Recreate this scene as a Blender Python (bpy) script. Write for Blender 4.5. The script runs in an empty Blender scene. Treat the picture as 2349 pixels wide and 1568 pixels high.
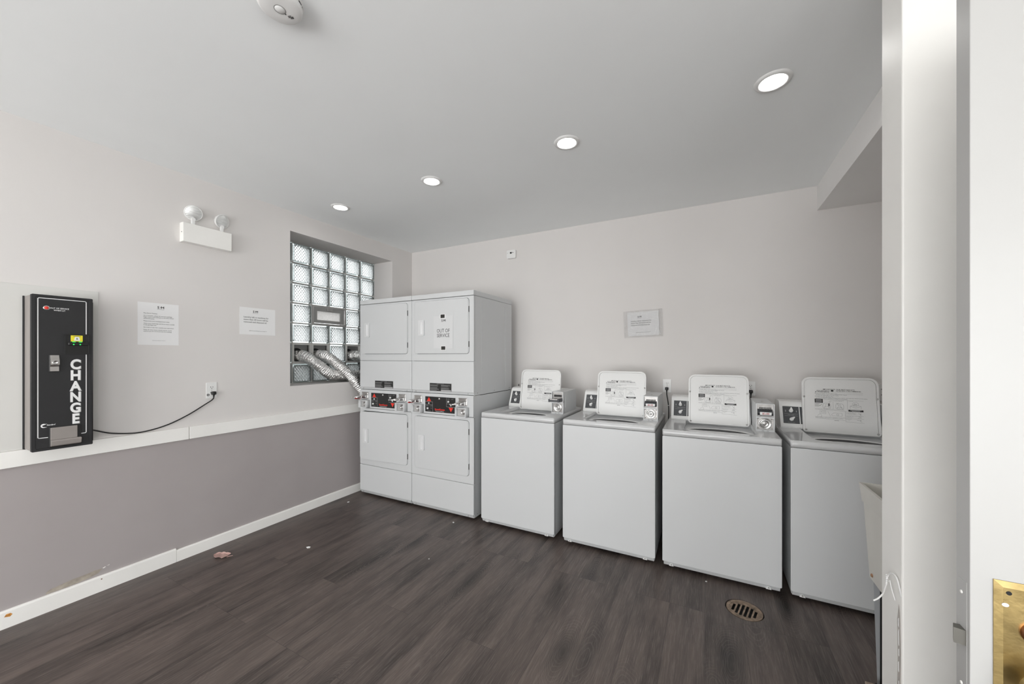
import bpy, bmesh, math, random
from math import sin, cos, pi, radians
from mathutils import Vector, Matrix
random.seed(7)
SC = bpy.context.scene
COL = SC.collection

# ------------------------------------------------------------------ camera
cd = bpy.data.cameras.new('camera')
cam = bpy.data.objects.new('camera', cd); COL.objects.link(cam)
cd.sensor_width = 36; cd.lens = 857.0 / 2349 * 36; cd.shift_y = 31.0 / 2349
cd.clip_start = 0.02
cam.location = (3.2477, -3.5452, 1.42)
cam.rotation_euler = (pi / 2, 0, radians(27.5))
SC.camera = cam

# ------------------------------------------------------------------ world, big lights, exposure
w = bpy.data.worlds.new('world'); SC.world = w; w.use_nodes = True
bg = w.node_tree.nodes['Background']
bg.inputs[0].default_value = (0.96, 0.985, 1.0, 1); bg.inputs[1].default_value = 5.0

def area(name, loc, rot, sx, sy, power, col=(1, 1, 1), spread=pi):
    l = bpy.data.lights.new(name, 'AREA'); l.shape = 'RECTANGLE'; l.size = sx; l.size_y = sy
    l.energy = power; l.color = col; l.spread = spread
    o = bpy.data.objects.new(name, l); COL.objects.link(o); o.location = loc; o.rotation_euler = rot
    return o
# added fill light at an invented opening in the front wall, unseen
area('added_front_fill', (2.1, -7.50, 1.15), (radians(112), 0, 0), 3.6, 2.1, 98, (1, 0.985, 0.965))
# hallway light arriving through the entrance in the right wall
area('hallway_lamp', (5.2, -3.05, 1.5), (0, radians(80), 0), 0.9, 0.8, 9, (1, 0.98, 0.95))
# added fill light at an invented opening further back in the right wall
area('added_side_fill', (4.70, -5.05, 1.15), (0, radians(118), 0), 1.6, 2.6, 20, (1, 0.985, 0.96))
LENS_POWER = 27.0
SC.view_settings.view_transform = 'Standard'
SC.view_settings.look = 'None'
SC.view_settings.exposure = 0.0
SC.view_settings.gamma = 1
SC.view_settings.use_curve_mapping = False
SC.cycles.use_denoising = True
SC.cycles.max_bounces = 14
SC.cycles.diffuse_bounces = 9
SC.cycles.glossy_bounces = 4
SC.cycles.transmission_bounces = 8
SC.cycles.caustics_refractive = False
SC.cycles.caustics_reflective = False
SC.cycles.sample_clamp_indirect = 4

# ------------------------------------------------------------------ materials
def N(nt, t, **kw):
    n = nt.nodes.new(t)
    for k, v in kw.items():
        if k in n.inputs.keys(): n.inputs[k].default_value = v
        else: setattr(n, k, v)
    return n
def mat(name, col, rough=0.5, metal=0.0, bump=0.0, bscale=60, var=0.03, vscale=6, coat=0.0, spec=0.5, stretch=None):
    """Principled material whose colour is varied by noise and whose surface is bumped by noise."""
    m = bpy.data.materials.new(name); m.use_nodes = True; nt = m.node_tree
    b = nt.nodes['Principled BSDF']
    b.inputs['Roughness'].default_value = rough; b.inputs['Metallic'].default_value = metal
    b.inputs['Coat Weight'].default_value = coat; b.inputs['Specular IOR Level'].default_value = spec
    tc = N(nt, 'ShaderNodeTexCoord')
    src = tc.outputs['Object']
    if stretch:
        mp = N(nt, 'ShaderNodeMapping'); mp.inputs['Scale'].default_value = stretch
        nt.links.new(src, mp.inputs[0]); src = mp.outputs[0]
    no = N(nt, 'ShaderNodeTexNoise', Scale=vscale, Detail=3.0)
    nt.links.new(src, no.inputs['Vector'])
    r = N(nt, 'ShaderNodeValToRGB')
    r.color_ramp.elements[0].position = 0.3; r.color_ramp.elements[1].position = 0.7
    r.color_ramp.elements[0].color = tuple(max(0, c * (1 - var)) for c in col) + (1,)
    r.color_ramp.elements[1].color = tuple(min(1, c * (1 + var)) for c in col) + (1,)
    nt.links.new(no.outputs[0], r.inputs[0]); nt.links.new(r.outputs[0], b.inputs['Base Color'])
    if bump > 0:
        n2 = N(nt, 'ShaderNodeTexNoise', Scale=bscale, Detail=4.0)
        nt.links.new(src, n2.inputs['Vector'])
        bp = N(nt, 'ShaderNodeBump', Strength=bump, Distance=0.002)
        nt.links.new(n2.outputs[0], bp.inputs['Height']); nt.links.new(bp.outputs[0], b.inputs['Normal'])
    return m
def emis(name, col, strength):
    m = bpy.data.materials.new(name); m.use_nodes = True; nt = m.node_tree
    b = nt.nodes['Principled BSDF']
    b.inputs['Base Color'].default_value = (*col, 1)
    b.inputs['Emission Color'].default_value = (*col, 1); b.inputs['Emission Strength'].default_value = strength
    return m

M = {}
M['ceiling'] = mat('ceiling_paint', (0.905, 0.925, 0.928), 0.85, bump=0.05, bscale=200, var=0.01, vscale=2)
M['soffit'] = mat('soffit_paint', (0.84, 0.83, 0.82), 0.8, bump=0.06, bscale=120, var=0.012, vscale=2.5)
M['wall'] = mat('warm_grey_wall_paint', (0.685, 0.662, 0.645), 0.8, bump=0.08, bscale=120, var=0.015, vscale=2.5)
M['white_paint'] = mat('white_trim_paint', (0.86, 0.85, 0.82), 0.45, bump=0.15, bscale=30, var=0.02, vscale=5)
M['board_paint'] = mat('pale_board_paint', (0.64, 0.635, 0.61), 0.6, bump=0.06, bscale=60, var=0.015)
M['door_paint'] = mat('glossy_white_door_paint', (0.48, 0.478, 0.468), 0.35, bump=0.12, bscale=14, var=0.01)
M['enamel'] = mat('white_enamel', (0.60, 0.61, 0.615), 0.32, var=0.01, vscale=2, spec=0.4, bump=0.02, bscale=500)
M['enamel_gloss'] = mat('white_porcelain', (0.60, 0.605, 0.61), 0.12, var=0.01, vscale=2)
M['lid_enamel'] = mat('white_lid_enamel', (0.72, 0.72, 0.71), 0.3, var=0.01, vscale=2)
M['plastic'] = mat('white_plastic', (0.78, 0.78, 0.77), 0.4, var=0.01)
M['gap'] = mat('dark_gap', (0.02, 0.02, 0.02), 0.9, var=0.05)
M['black'] = mat('black_panel', (0.012, 0.012, 0.012), 0.35, var=0.1)
M['black_matte'] = mat('black_satin', (0.013, 0.013, 0.014), 0.55, bump=0.15, bscale=400, var=0.1)
M['rubber'] = mat('black_rubber', (0.015, 0.015, 0.015), 0.5, var=0.1)
M['grey_dark'] = mat('dark_grey_panel', (0.07, 0.073, 0.078), 0.4, var=0.05)
M['chrome'] = mat('chrome', (0.58, 0.57, 0.56), 0.2, metal=1, bump=0.15, bscale=90, var=0.08, vscale=40)
M['brushed'] = mat('brushed_steel', (0.55, 0.53, 0.51), 0.35, metal=1, bump=0.2, bscale=60, var=0.08, vscale=30, stretch=(1, 1, 12))
M['foil'] = mat('crumpled_foil', (0.85, 0.84, 0.83), 0.22, metal=1, bump=1.0, bscale=55, var=0.15, vscale=30)
M['foil'].node_tree.nodes['Bump'].inputs['Distance'].default_value = 0.012
M['greymetal'] = mat('grey_painted_metal', (0.33, 0.33, 0.32), 0.5, var=0.05)
M['tanmetal'] = mat('taupe_side_metal', (0.27, 0.245, 0.23), 0.45, var=0.04, vscale=10)
M['alu'] = mat('dull_aluminium', (0.5, 0.49, 0.48), 0.45, metal=0.6, var=0.06)
M['mortar'] = mat('grout', (0.52, 0.50, 0.48), 0.9, var=0.08, vscale=20)
M['paper'] = mat('white_paper', (0.80, 0.80, 0.80), 0.75, var=0.01)
M['ink'] = mat('black_ink', (0.02, 0.02, 0.02), 0.7, var=0.1)
M['ink_grey'] = mat('grey_ink', (0.16, 0.16, 0.16), 0.7, var=0.1)
M['white_ink'] = mat('white_ink', (0.8, 0.8, 0.8), 0.6, var=0.02)
M['grey_line'] = mat('grey_print', (0.35, 0.35, 0.35), 0.6, var=0.05)
M['red'] = mat('red_print', (0.75, 0.035, 0.02), 0.5, var=0.05)
M['redink'] = mat('dark_red_plastic', (0.35, 0.03, 0.03), 0.4, var=0.1)
M['yellow'] = mat('yellow_sticker', (0.8, 0.68, 0.03), 0.5, var=0.05)
M['led'] = emis('green_led', (0.03, 0.8, 0.12), 1.2)
M['brass'] = mat('aged_brass', (0.40, 0.30, 0.13), 0.30, metal=1, bump=0.4, bscale=30, var=0.25, vscale=25)
M['copper'] = mat('tarnished_copper', (0.45, 0.22, 0.12), 0.35, metal=1, bump=0.3, bscale=60, var=0.2, vscale=20)
M['rust'] = mat('rusty_iron', (0.30, 0.17, 0.10), 0.85, bump=0.8, bscale=60, var=0.35, vscale=30)
M['tan'] = mat('worn_tan_metal', (0.25, 0.185, 0.135), 0.75, bump=0.9, bscale=70, var=0.5, vscale=30)
M['tub'] = mat('sink_plastic', (0.66, 0.645, 0.60), 0.5, var=0.03, bump=0.1)
M['bluegrey'] = mat('blue_grey_metal', (0.40, 0.415, 0.43), 0.45, var=0.03)
M['plaster'] = mat('bare_plaster', (0.36, 0.32, 0.27), 0.95, bump=0.5, bscale=80, var=0.25, vscale=25)
M['plaster2'] = mat('scraped_grey_paint', (0.42, 0.39, 0.365), 0.8, bump=0.4, bscale=80, var=0.15, vscale=50, stretch=(1, 1, 0.25))
M['boltmetal'] = mat('dull_steel_bolt', (0.14, 0.135, 0.12), 0.45, metal=0.3, var=0.1)
M['meterplate'] = mat('dull_meter_steel', (0.30, 0.29, 0.28), 0.4, metal=1, bump=0.2, bscale=60, var=0.15, vscale=30)
M['rustspot'] = mat('orange_rust_stain', (0.60, 0.27, 0.06), 0.8, var=0.5, vscale=120)
M['pink'] = mat('dusty_pink_paper', (0.50, 0.33, 0.295), 0.8, bump=0.4, bscale=80, var=0.12, vscale=40)
M['cardboard'] = mat('speckled_brown_board', (0.36, 0.28, 0.22), 0.8, bump=0.4, bscale=80, var=0.3, vscale=90)
M['ground'] = mat('outside_ground', (0.06, 0.065, 0.055), 0.9, var=0.3, vscale=2)
M['tubsteel'] = mat('dark_tub', (0.10, 0.10, 0.10), 0.4, var=0.1)
M['blackpatch'] = mat('black_tape', (0.02, 0.018, 0.015), 0.6, var=0.1)
M['lampglass'] = mat('ribbed_lamp_glass', (0.80, 0.81, 0.80), 0.15, metal=0.5, bump=1.0, bscale=60, var=0.12, vscale=25, stretch=(1, 1, 5))
M['lens'] = emis('lit_diffuser', (1.0, 0.985, 0.96), LENS_POWER)
M['panelwhite'] = mat('pane_frosted_film', (0.75, 0.73, 0.71), 0.5, var=0.05, vscale=12)

# left wall: two paints meeting behind the rail
def wall_two_tone():
    m = mat('two_tone_wall_paint', (0.685, 0.662, 0.645), 0.8, bump=0.1, bscale=90, var=0.015, vscale=2.5)
    nt = m.node_tree; b = nt.nodes['Principled BSDF']
    up = b.inputs['Base Color'].links[0].from_socket
    g = N(nt, 'ShaderNodeNewGeometry'); s = N(nt, 'ShaderNodeSeparateXYZ'); nt.links.new(g.outputs['Position'], s.inputs[0])
    lt = N(nt, 'ShaderNodeMath', operation='LESS_THAN'); lt.inputs[1].default_value = 0.87; nt.links.new(s.outputs[2], lt.inputs[0])
    no = N(nt, 'ShaderNodeTexNoise', Scale=3.0, Detail=5.0)
    r = N(nt, 'ShaderNodeValToRGB'); r.color_ramp.elements[0].color = (0.35, 0.318, 0.315, 1); r.color_ramp.elements[1].color = (0.40, 0.368, 0.362, 1)
    nt.links.new(g.outputs['Position'], no.inputs['Vector']); nt.links.new(no.outputs[0], r.inputs[0])
    mx = N(nt, 'ShaderNodeMix', data_type='RGBA')
    nt.links.new(lt.outputs[0], mx.inputs[0]); nt.links.new(up, mx.inputs[6]); nt.links.new(r.outputs[0], mx.inputs[7])
    nt.links.new(mx.outputs[2], b.inputs['Base Color'])
    return m
M['wall2'] = wall_two_tone()

def floor_mat():
    m = bpy.data.materials.new('dark_oak_vinyl_planks'); m.use_nodes = True; nt = m.node_tree; L = nt.links.new
    b = nt.nodes['Principled BSDF']; b.inputs['Roughness'].default_value = 0.42
    g = N(nt, 'ShaderNodeNewGeometry')
    mp = N(nt, 'ShaderNodeMapping'); mp.inputs['Rotation'].default_value = (0, 0, radians(90)); L(g.outputs['Position'], mp.inputs[0])
    br = N(nt, 'ShaderNodeTexBrick', Scale=1.0)
    br.inputs['Color1'].default_value = (0, 0, 0, 1); br.inputs['Color2'].default_value = (1, 1, 1, 1)
    br.inputs['Mortar Size'].default_value = 0.0008; br.inputs['Mortar Smooth'].default_value = 0.3
    br.inputs['Brick Width'].default_value = 1.22; br.inputs['Row Height'].default_value = 0.18; br.offset = 0.37; br.offset_frequency = 3
    L(mp.outputs[0], br.inputs['Vector'])
    # per-plank offset of the grain
    sc = N(nt, 'ShaderNodeVectorMath', operation='SCALE'); sc.inputs[3].default_value = 7.3; L(br.outputs['Color'], sc.inputs[0])
    ad = N(nt, 'ShaderNodeVectorMath', operation='ADD'); L(g.outputs['Position'], ad.inputs[0]); L(sc.outputs[0], ad.inputs[1])
    def mapped(s):
        q = N(nt, 'ShaderNodeMapping'); q.inputs['Scale'].default_value = s; L(ad.outputs[0], q.inputs[0]); return q.outputs[0]
    # broad tone: long soft streaks
    n1 = N(nt, 'ShaderNodeTexNoise', Scale=1.0, Detail=5.0, Roughness=0.62); L(mapped((13, 1.1, 1)), n1.inputs['Vector'])
    n1b = N(nt, 'ShaderNodeTexNoise', Scale=1.0, Detail=3.0, Roughness=0.6); L(mapped((3.5, 1.6, 1)), n1b.inputs['Vector'])
    av = N(nt, 'ShaderNodeMix', data_type='FLOAT'); av.inputs[0].default_value = 0.4; L(n1.outputs[0], av.inputs[2]); L(n1b.outputs[0], av.inputs[3])
    r1 = N(nt, 'ShaderNodeValToRGB'); e = r1.color_ramp.elements
    e[0].position = 0.36; e[0].color = (0.030, 0.022, 0.019, 1); e[1].position = 0.68; e[1].color = (0.142, 0.111, 0.095, 1)
    e2 = r1.color_ramp.elements.new(0.5); e2.color = (0.084, 0.0645, 0.057, 1)
    L(av.outputs[0], r1.inputs[0])
    # knots with growth rings flowing round them
    wn = N(nt, 'ShaderNodeTexNoise', Scale=1.0, Detail=3.0); L(mapped((9, 5, 1)), wn.inputs['Vector'])
    wm = N(nt, 'ShaderNodeVectorMath', operation='MULTIPLY_ADD'); wm.inputs[1].default_value = (0.16, 0.16, 0); L(wn.outputs['Color'], wm.inputs[0]); L(mapped((3.6, 1.15, 1)), wm.inputs[2])
    vo = N(nt, 'ShaderNodeTexVoronoi', Scale=1.0); L(wm.outputs[0], vo.inputs['Vector'])
    mu = N(nt, 'ShaderNodeMath', operation='MULTIPLY'); mu.inputs[1].default_value = 38; L(vo.outputs['Distance'], mu.inputs[0])
    fr = N(nt, 'ShaderNodeMath', operation='FRACT'); L(mu.outputs[0], fr.inputs[0])
    rr = N(nt, 'ShaderNodeValToRGB'); rr.color_ramp.elements[0].position = 0.0; rr.color_ramp.elements[0].color = (1, 1, 1, 1)
    rr.color_ramp.elements[1].position = 0.30; rr.color_ramp.elements[1].color = (0, 0, 0, 1); L(fr.outputs[0], rr.inputs[0])
    rm_ = N(nt, 'ShaderNodeMapRange'); rm_.inputs[1].default_value = 0.12; rm_.inputs[2].default_value = 0.42; rm_.inputs[3].default_value = 1; rm_.inputs[4].default_value = 0.0; L(vo.outputs['Distance'], rm_.inputs[0])
    rg = N(nt, 'ShaderNodeMath', operation='MULTIPLY'); L(rr.outputs[0], rg.inputs[0]); L(rm_.outputs[0], rg.inputs[1])
    # fine pores
    n3 = N(nt, 'ShaderNodeTexNoise', Scale=1.0, Detail=3.0, Roughness=0.7); L(mapped((210, 9, 1)), n3.inputs['Vector'])
    r3 = N(nt, 'ShaderNodeValToRGB'); r3.color_ramp.elements[0].position = 0.48; r3.color_ramp.elements[1].position = 0.74; L(n3.outputs[0], r3.inputs[0])
    m15 = N(nt, 'ShaderNodeMath', operation='MULTIPLY'); m15.inputs[1].default_value = 0.42; L(rg.outputs[0], m15.inputs[0])
    m2 = N(nt, 'ShaderNodeMath', operation='MULTIPLY_ADD', use_clamp=True); m2.inputs[1].default_value = 0.42; L(r3.outputs[0], m2.inputs[0]); L(m15.outputs[0], m2.inputs[2])
    mx = N(nt, 'ShaderNodeMix', data_type='RGBA'); L(m2.outputs[0], mx.inputs[0]); L(r1.outputs[0], mx.inputs[6]); mx.inputs[7].default_value = (0.25, 0.21, 0.19, 1)
    rk = N(nt, 'ShaderNodeValToRGB'); rk.color_ramp.elements[0].position = 0.03; rk.color_ramp.elements[0].color = (0.32, 0.32, 0.32, 1)
    rk.color_ramp.elements[1].position = 0.26; rk.color_ramp.elements[1].color = (1, 1, 1, 1); L(vo.outputs['Distance'], rk.inputs[0])
    mk = N(nt, 'ShaderNodeMix', data_type='RGBA', blend_type='MULTIPLY'); mk.inputs[0].default_value = 1; L(mx.outputs[2], mk.inputs[6]); L(rk.outputs[0], mk.inputs[7])
    # plank tone and seams
    rt = N(nt, 'ShaderNodeMapRange'); rt.inputs[3].default_value = 0.92; rt.inputs[4].default_value = 1.08; L(br.outputs['Color'], rt.inputs[0])
    mt = N(nt, 'ShaderNodeVectorMath', operation='SCALE'); L(mk.outputs[2], mt.inputs[0]); L(rt.outputs[0], mt.inputs[3])
    ms = N(nt, 'ShaderNodeMix', data_type='RGBA'); L(br.outputs['Fac'], ms.inputs[0]); L(mt.outputs[0], ms.inputs[6]); ms.inputs[7].default_value = (0.032, 0.026, 0.024, 1)
    L(ms.outputs[2], b.inputs['Base Color'])
    bp = N(nt, 'ShaderNodeBump', Strength=0.25, Distance=0.001); L(m2.outputs[0], bp.inputs['Height']); L(bp.outputs[0], b.inputs['Normal'])
    return m
M['floor'] = floor_mat()

def block_mat():
    """Glass block: clear tinted rim, diagonal diamond lattice pressed into the face."""
    m = bpy.data.materials.new('patterned_glass_block'); m.use_nodes = True; nt = m.node_tree; L = nt.links.new
    b = nt.nodes['Principled BSDF']
    b.inputs['Transmission Weight'].default_value = 1; b.inputs['Roughness'].default_value = 0.12; b.inputs['IOR'].default_value = 1.45
    b.inputs['Base Color'].default_value = (0.97, 0.99, 0.985, 1)
    g = N(nt, 'ShaderNodeNewGeometry'); s = N(nt, 'ShaderNodeSeparateXYZ'); L(g.outputs['Position'], s.inputs[0])
    def wave(sign):
        a = N(nt, 'ShaderNodeMath', operation='MULTIPLY_ADD'); a.inputs[1].default_value = sign * 1.25
        L(s.outputs[1], a.inputs[0]); L(s.outputs[2], a.inputs[2])
        k = N(nt, 'ShaderNodeMath', operation='MULTIPLY'); k.inputs[1].default_value = 2 * pi / 0.034; L(a.outputs[0], k.inputs[0])
        c = N(nt, 'ShaderNodeMath', operation='SINE'); L(k.outputs[0], c.inputs[0]); return c.outputs[0]
    mx = N(nt, 'ShaderNodeMath', operation='MAXIMUM'); L(wave(1), mx.inputs[0]); L(wave(-1), mx.inputs[1])
    bp = N(nt, 'ShaderNodeBump', Strength=1.0, Distance=0.0035); L(mx.outputs[0], bp.inputs['Height']); L(bp.outputs[0], b.inputs['Normal'])
    # pressed glass scatters daylight, so part of the light comes through diffusely
    tr = N(nt, 'ShaderNodeBsdfTranslucent'); tr.inputs[0].default_value = (0.95, 0.97, 0.965, 1); L(bp.outputs[0], tr.inputs['Normal'])
    ms = N(nt, 'ShaderNodeMixShader'); ms.inputs[0].default_value = 0.30
    out = nt.nodes['Material Output']
    L(b.outputs[0], ms.inputs[1]); L(tr.outputs[0], ms.inputs[2]); L(ms.outputs[0], out.inputs[0])
    return m
M['block'] = block_mat()
def edge_mat():
    m = bpy.data.materials.new('aqua_glass_rim'); m.use_nodes = True; b = m.node_tree.nodes['Principled BSDF']
    b.inputs['Transmission Weight'].default_value = 0.75; b.inputs['Roughness'].default_value = 0.25
    n = N(m.node_tree, 'ShaderNodeTexNoise', Scale=30.0); r = N(m.node_tree, 'ShaderNodeValToRGB')
    r.color_ramp.elements[0].color = (0.68, 0.78, 0.77, 1); r.color_ramp.elements[1].color = (0.84, 0.91, 0.905, 1)
    m.node_tree.links.new(n.outputs[0], r.inputs[0]); m.node_tree.links.new(r.outputs[0], b.inputs['Base Color'])
    return m
M['rim'] = edge_mat()
def sleeve_mat():
    m = bpy.data.materials.new('clear_plastic_sleeve'); m.use_nodes = True; nt = m.node_tree; L = nt.links.new
    for n in list(nt.nodes):
        if n.type == 'BSDF_PRINCIPLED': nt.nodes.remove(n)
    t = N(nt, 'ShaderNodeBsdfTransparent'); gl = N(nt, 'ShaderNodeBsdfGlossy', Roughness=0.15)
    no = N(nt, 'ShaderNodeTexNoise', Scale=18.0, Detail=3.0); bp = N(nt, 'ShaderNodeBump', Strength=0.9, Distance=0.01)
    L(no.outputs[0], bp.inputs['Height']); L(bp.outputs[0], gl.inputs['Normal'])
    ms = N(nt, 'ShaderNodeMixShader'); ms.inputs[0].default_value = 0.16
    L(t.outputs[0], ms.inputs[1]); L(gl.outputs[0], ms.inputs[2]); L(ms.outputs[0], nt.nodes['Material Output'].inputs[0])
    return m
M['sleeve'] = sleeve_mat()
def frost_mat():
    m = bpy.data.materials.new('frosted_pane'); m.use_nodes = True; nt = m.node_tree
    b = nt.nodes['Principled BSDF']; b.inputs['Base Color'].default_value = (0.8, 0.79, 0.78, 1); b.inputs['Roughness'].default_value = 0.5
    no = N(nt, 'ShaderNodeTexNoise', Scale=14.0, Detail=3.0); r = N(nt, 'ShaderNodeValToRGB'); r.color_ramp.elements[0].position = 0.3
    r.color_ramp.elements[0].color = (0.55, 0.54, 0.53, 1); r.color_ramp.elements[1].color = (0.86, 0.85, 0.84, 1)
    t = N(nt, 'ShaderNodeBsdfTranslucent'); nt.links.new(no.outputs[0], r.inputs[0]); nt.links.new(r.outputs[0], t.inputs[0])
    a = N(nt, 'ShaderNodeMixShader'); a.inputs[0].default_value = 0.7; nt.links.new(b.outputs[0], a.inputs[1]); nt.links.new(t.outputs[0], a.inputs[2])
    nt.links.new(a.outputs[0], nt.nodes['Material Output'].inputs[0]); return m
M['frost'] = frost_mat()
M['oos'] = mat('notice_paper_grey_white', (0.63, 0.635, 0.64), 0.6, var=0.01)
M['handle'] = mat('handle_plastic', (0.66, 0.665, 0.67), 0.35, var=0.01)

# ------------------------------------------------------------------ mesh helpers
class MB:
    """Collects shapes; build() links them as ONE mesh object."""
    def __init__(s): s.bm = bmesh.new(); s.mats = []
    def _mi(s, m):
        if m is None: return 0
        if m not in s.mats: s.mats.append(m)
        return s.mats.index(m)
    def merge(s, other, mi=0, xf=None):
        if xf is not None: bmesh.ops.transform(other, matrix=xf, verts=other.verts)
        vm = {}
        for v in other.verts: vm[v] = s.bm.verts.new(v.co)
        for f in other.faces:
            try:
                nf = s.bm.faces.new([vm[v] for v in f.verts]); nf.smooth = f.smooth; nf.material_index = mi
            except ValueError: pass
        other.free(); return s
    def box(s, x0, x1, y0, y1, z0, z1, r=0.0, seg=2, m=None, xf=None):
        b = bmesh.new(); bmesh.ops.create_cube(b, size=1)
        for v in b.verts:
            v.co = Vector(((x0 + x1) / 2 + v.co.x * (x1 - x0), (y0 + y1) / 2 + v.co.y * (y1 - y0), (z0 + z1) / 2 + v.co.z * (z1 - z0)))
        if r > 0: bmesh.ops.bevel(b, geom=b.edges[:], offset=r, segments=seg, profile=0.5, affect='EDGES')
        return s.merge(b, s._mi(m), xf)
    def cyl(s, p0, p1, r0, r1=None, n=20, m=None, cap=True, smooth=True, xf=None):
        p0 = Vector(p0); p1 = Vector(p1); r1 = r0 if r1 is None else r1
        b = bmesh.new(); d = (p1 - p0); q = d.to_track_quat('Z', 'Y').to_matrix()
        A = [b.verts.new(p0 + q @ Vector((r0 * cos(2 * pi * i / n), r0 * sin(2 * pi * i / n), 0))) for i in range(n)]
        B = [b.verts.new(p1 + q @ Vector((r1 * cos(2 * pi * i / n), r1 * sin(2 * pi * i / n), 0))) for i in range(n)]
        for i in range(n):
            f = b.faces.new((A[i], A[(i + 1) % n], B[(i + 1) % n], B[i])); f.smooth = smooth
        if cap: b.faces.new(A[::-1]); b.faces.new(B)
        return s.merge(b, s._mi(m), xf)
    def lathe(s, prof, axis_o, axis_d, n=32, m=None, smooth=True, sx=1.0, sy=1.0):
        """prof: list of (radius, height along the axis)."""
        o = Vector(axis_o); q = Vector(axis_d).to_track_quat('Z', 'Y').to_matrix(); b = bmesh.new(); rings = []
        for r, h in prof:
            if r < 1e-6: rings.append([b.verts.new(o + q @ Vector((0, 0, h)))])
            else: rings.append([b.verts.new(o + q @ Vector((sx * r * cos(2 * pi * i / n), sy * r * sin(2 * pi * i / n), h))) for i in range(n)])
        for A, B in zip(rings, rings[1:]):
            for i in range(n):
                j = (i + 1) % n
                if len(A) == 1 and len(B) == 1: continue
                if len(A) == 1: f = b.faces.new((A[0], B[j], B[i]))
                elif len(B) == 1: f = b.faces.new((A[i], A[j], B[0]))
                else: f = b.faces.new((A[i], A[j], B[j], B[i]))
                f.smooth = smooth
        return s.merge(b, s._mi(m))
    def tube(s, pts, r, n=10, m=None, rf=None, sub=8, caps=True):
        """Smooth tube along a Catmull-Rom path; rf(t, u) optionally scales the radius."""
        P = [Vector(p) for p in pts]
        path = []
        for i in range(len(P) - 1):
            a = P[max(i - 1, 0)]; b_ = P[i]; c = P[i + 1]; d = P[min(i + 2, len(P) - 1)]
            for k in range(sub):
                t = k / sub
                path.append(0.5 * ((2 * b_) + (c - a) * t + (2 * a - 5 * b_ + 4 * c - d) * t * t + (3 * b_ - a - 3 * c + d) * t ** 3))
        path.append(P[-1])
        b = bmesh.new(); rings = []; up = Vector((0.13, 0.2, 1)).normalized()
        acc = 0
        for i, p in enumerate(path):
            t = (path[min(i + 1, len(path) - 1)] - path[max(i - 1, 0)]).normalized()
            if i: acc += (path[i] - path[i - 1]).length
            sx = t.cross(up).normalized(); up = sx.cross(t).normalized()
            rings.append([])
            for k in range(n):
                a = 2 * pi * k / n; rr = r * (rf(acc, a) if rf else 1)
                rings[-1].append(b.verts.new(p + sx * cos(a) * rr + up * sin(a) * rr))
        for A, B in zip(rings, rings[1:]):
            for k in range(n):
                f = b.faces.new((A[k], A[(k + 1) % n], B[(k + 1) % n], B[k])); f.smooth = True
        if caps: b.faces.new(rings[0][::-1]); b.faces.new(rings[-1])
        return s.merge(b, s._mi(m))
    def poly(s, pts, m=None):
        b = bmesh.new(); b.faces.new([b.verts.new(p) for p in pts]); return s.merge(b, s._mi(m))
    def prism(s, poly, d0, d1, axis='x', m=None, smooth=False, xf=None):
        """poly in the plane across the axis; x: (y,z), y: (x,z), z: (x,y)."""
        f3 = {'x': lambda a, b, d: (d, a, b), 'y': lambda a, b, d: (a, d, b), 'z': lambda a, b, d: (a, b, d)}[axis]
        b = bmesh.new(); A = [b.verts.new(f3(p[0], p[1], d0)) for p in poly]; B = [b.verts.new(f3(p[0], p[1], d1)) for p in poly]
        n = len(poly)
        for i in range(n): b.faces.new((A[i], A[(i + 1) % n], B[(i + 1) % n], B[i])).smooth = smooth
        b.faces.new(A[::-1]); b.faces.new(B); bmesh.ops.recalc_face_normals(b, faces=b.faces)
        return s.merge(b, s._mi(m), xf)
    def flat(s, polys, d0, d1, axis='y', m=None, xf=None):
        """Region bounded by the first outline with the others as holes, given thickness d0..d1."""
        cu = bpy.data.curves.new('tmp', 'CURVE'); cu.dimensions = '2D'; cu.fill_mode = 'BOTH'
        cu.extrude = abs(d1 - d0) / 2
        for pl in polys:
            sp = cu.splines.new('POLY'); sp.points.add(len(pl) - 1); sp.use_cyclic_u = True
            for q, p in zip(sp.points, pl): q.co = (p[0], p[1], 0, 1)
        return s._curve(cu, (d0 + d1) / 2, axis, m, xf)
    def _curve(s, cu, d, axis, m, xf):
        ob = bpy.data.objects.new('tmp', cu); COL.objects.link(ob)
        bpy.context.view_layer.update()
        dg = bpy.context.evaluated_depsgraph_get(); me = bpy.data.meshes.new_from_object(ob.evaluated_get(dg))
        b = bmesh.new(); b.from_mesh(me); bpy.data.objects.remove(ob); bpy.data.curves.remove(cu); bpy.data.meshes.remove(me)
        bmesh.ops.remove_doubles(b, verts=b.verts, dist=1e-6)
        for v in b.verts:
            x, y, z = v.co
            v.co = {'y': (x, d - z, y), 'z': (x, y, d + z), 'x': (d + z, x, y)}[axis]
        return s.merge(b, s._mi(m), xf)
    def text(s, st, x, z, size, y=0.0, align='LEFT', sx=1.0, bold=0.0, ext=0.0, m=None, shear=0.0, xf=None, res=2):
        """Lettering standing in the xz plane facing -y; x,z is the baseline start (or centre)."""
        cu = bpy.data.curves.new('tmp', 'FONT'); cu.body = st; cu.size = size; cu.align_x = align
        cu.offset = bold * size; cu.extrude = ext; cu.resolution_u = res; cu.shear = shear; cu.fill_mode = 'BOTH' if ext else 'FRONT'
        ob = bpy.data.objects.new('tmp', cu); COL.objects.link(ob); bpy.context.view_layer.update()
        dg = bpy.context.evaluated_depsgraph_get(); me = bpy.data.meshes.new_from_object(ob.evaluated_get(dg))
        b = bmesh.new(); b.from_mesh(me); bpy.data.objects.remove(ob); bpy.data.curves.remove(cu); bpy.data.meshes.remove(me)
        for v in b.verts: a = v.co.copy(); v.co = Vector((x + a.x * sx, y - a.z, z + a.y))
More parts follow.
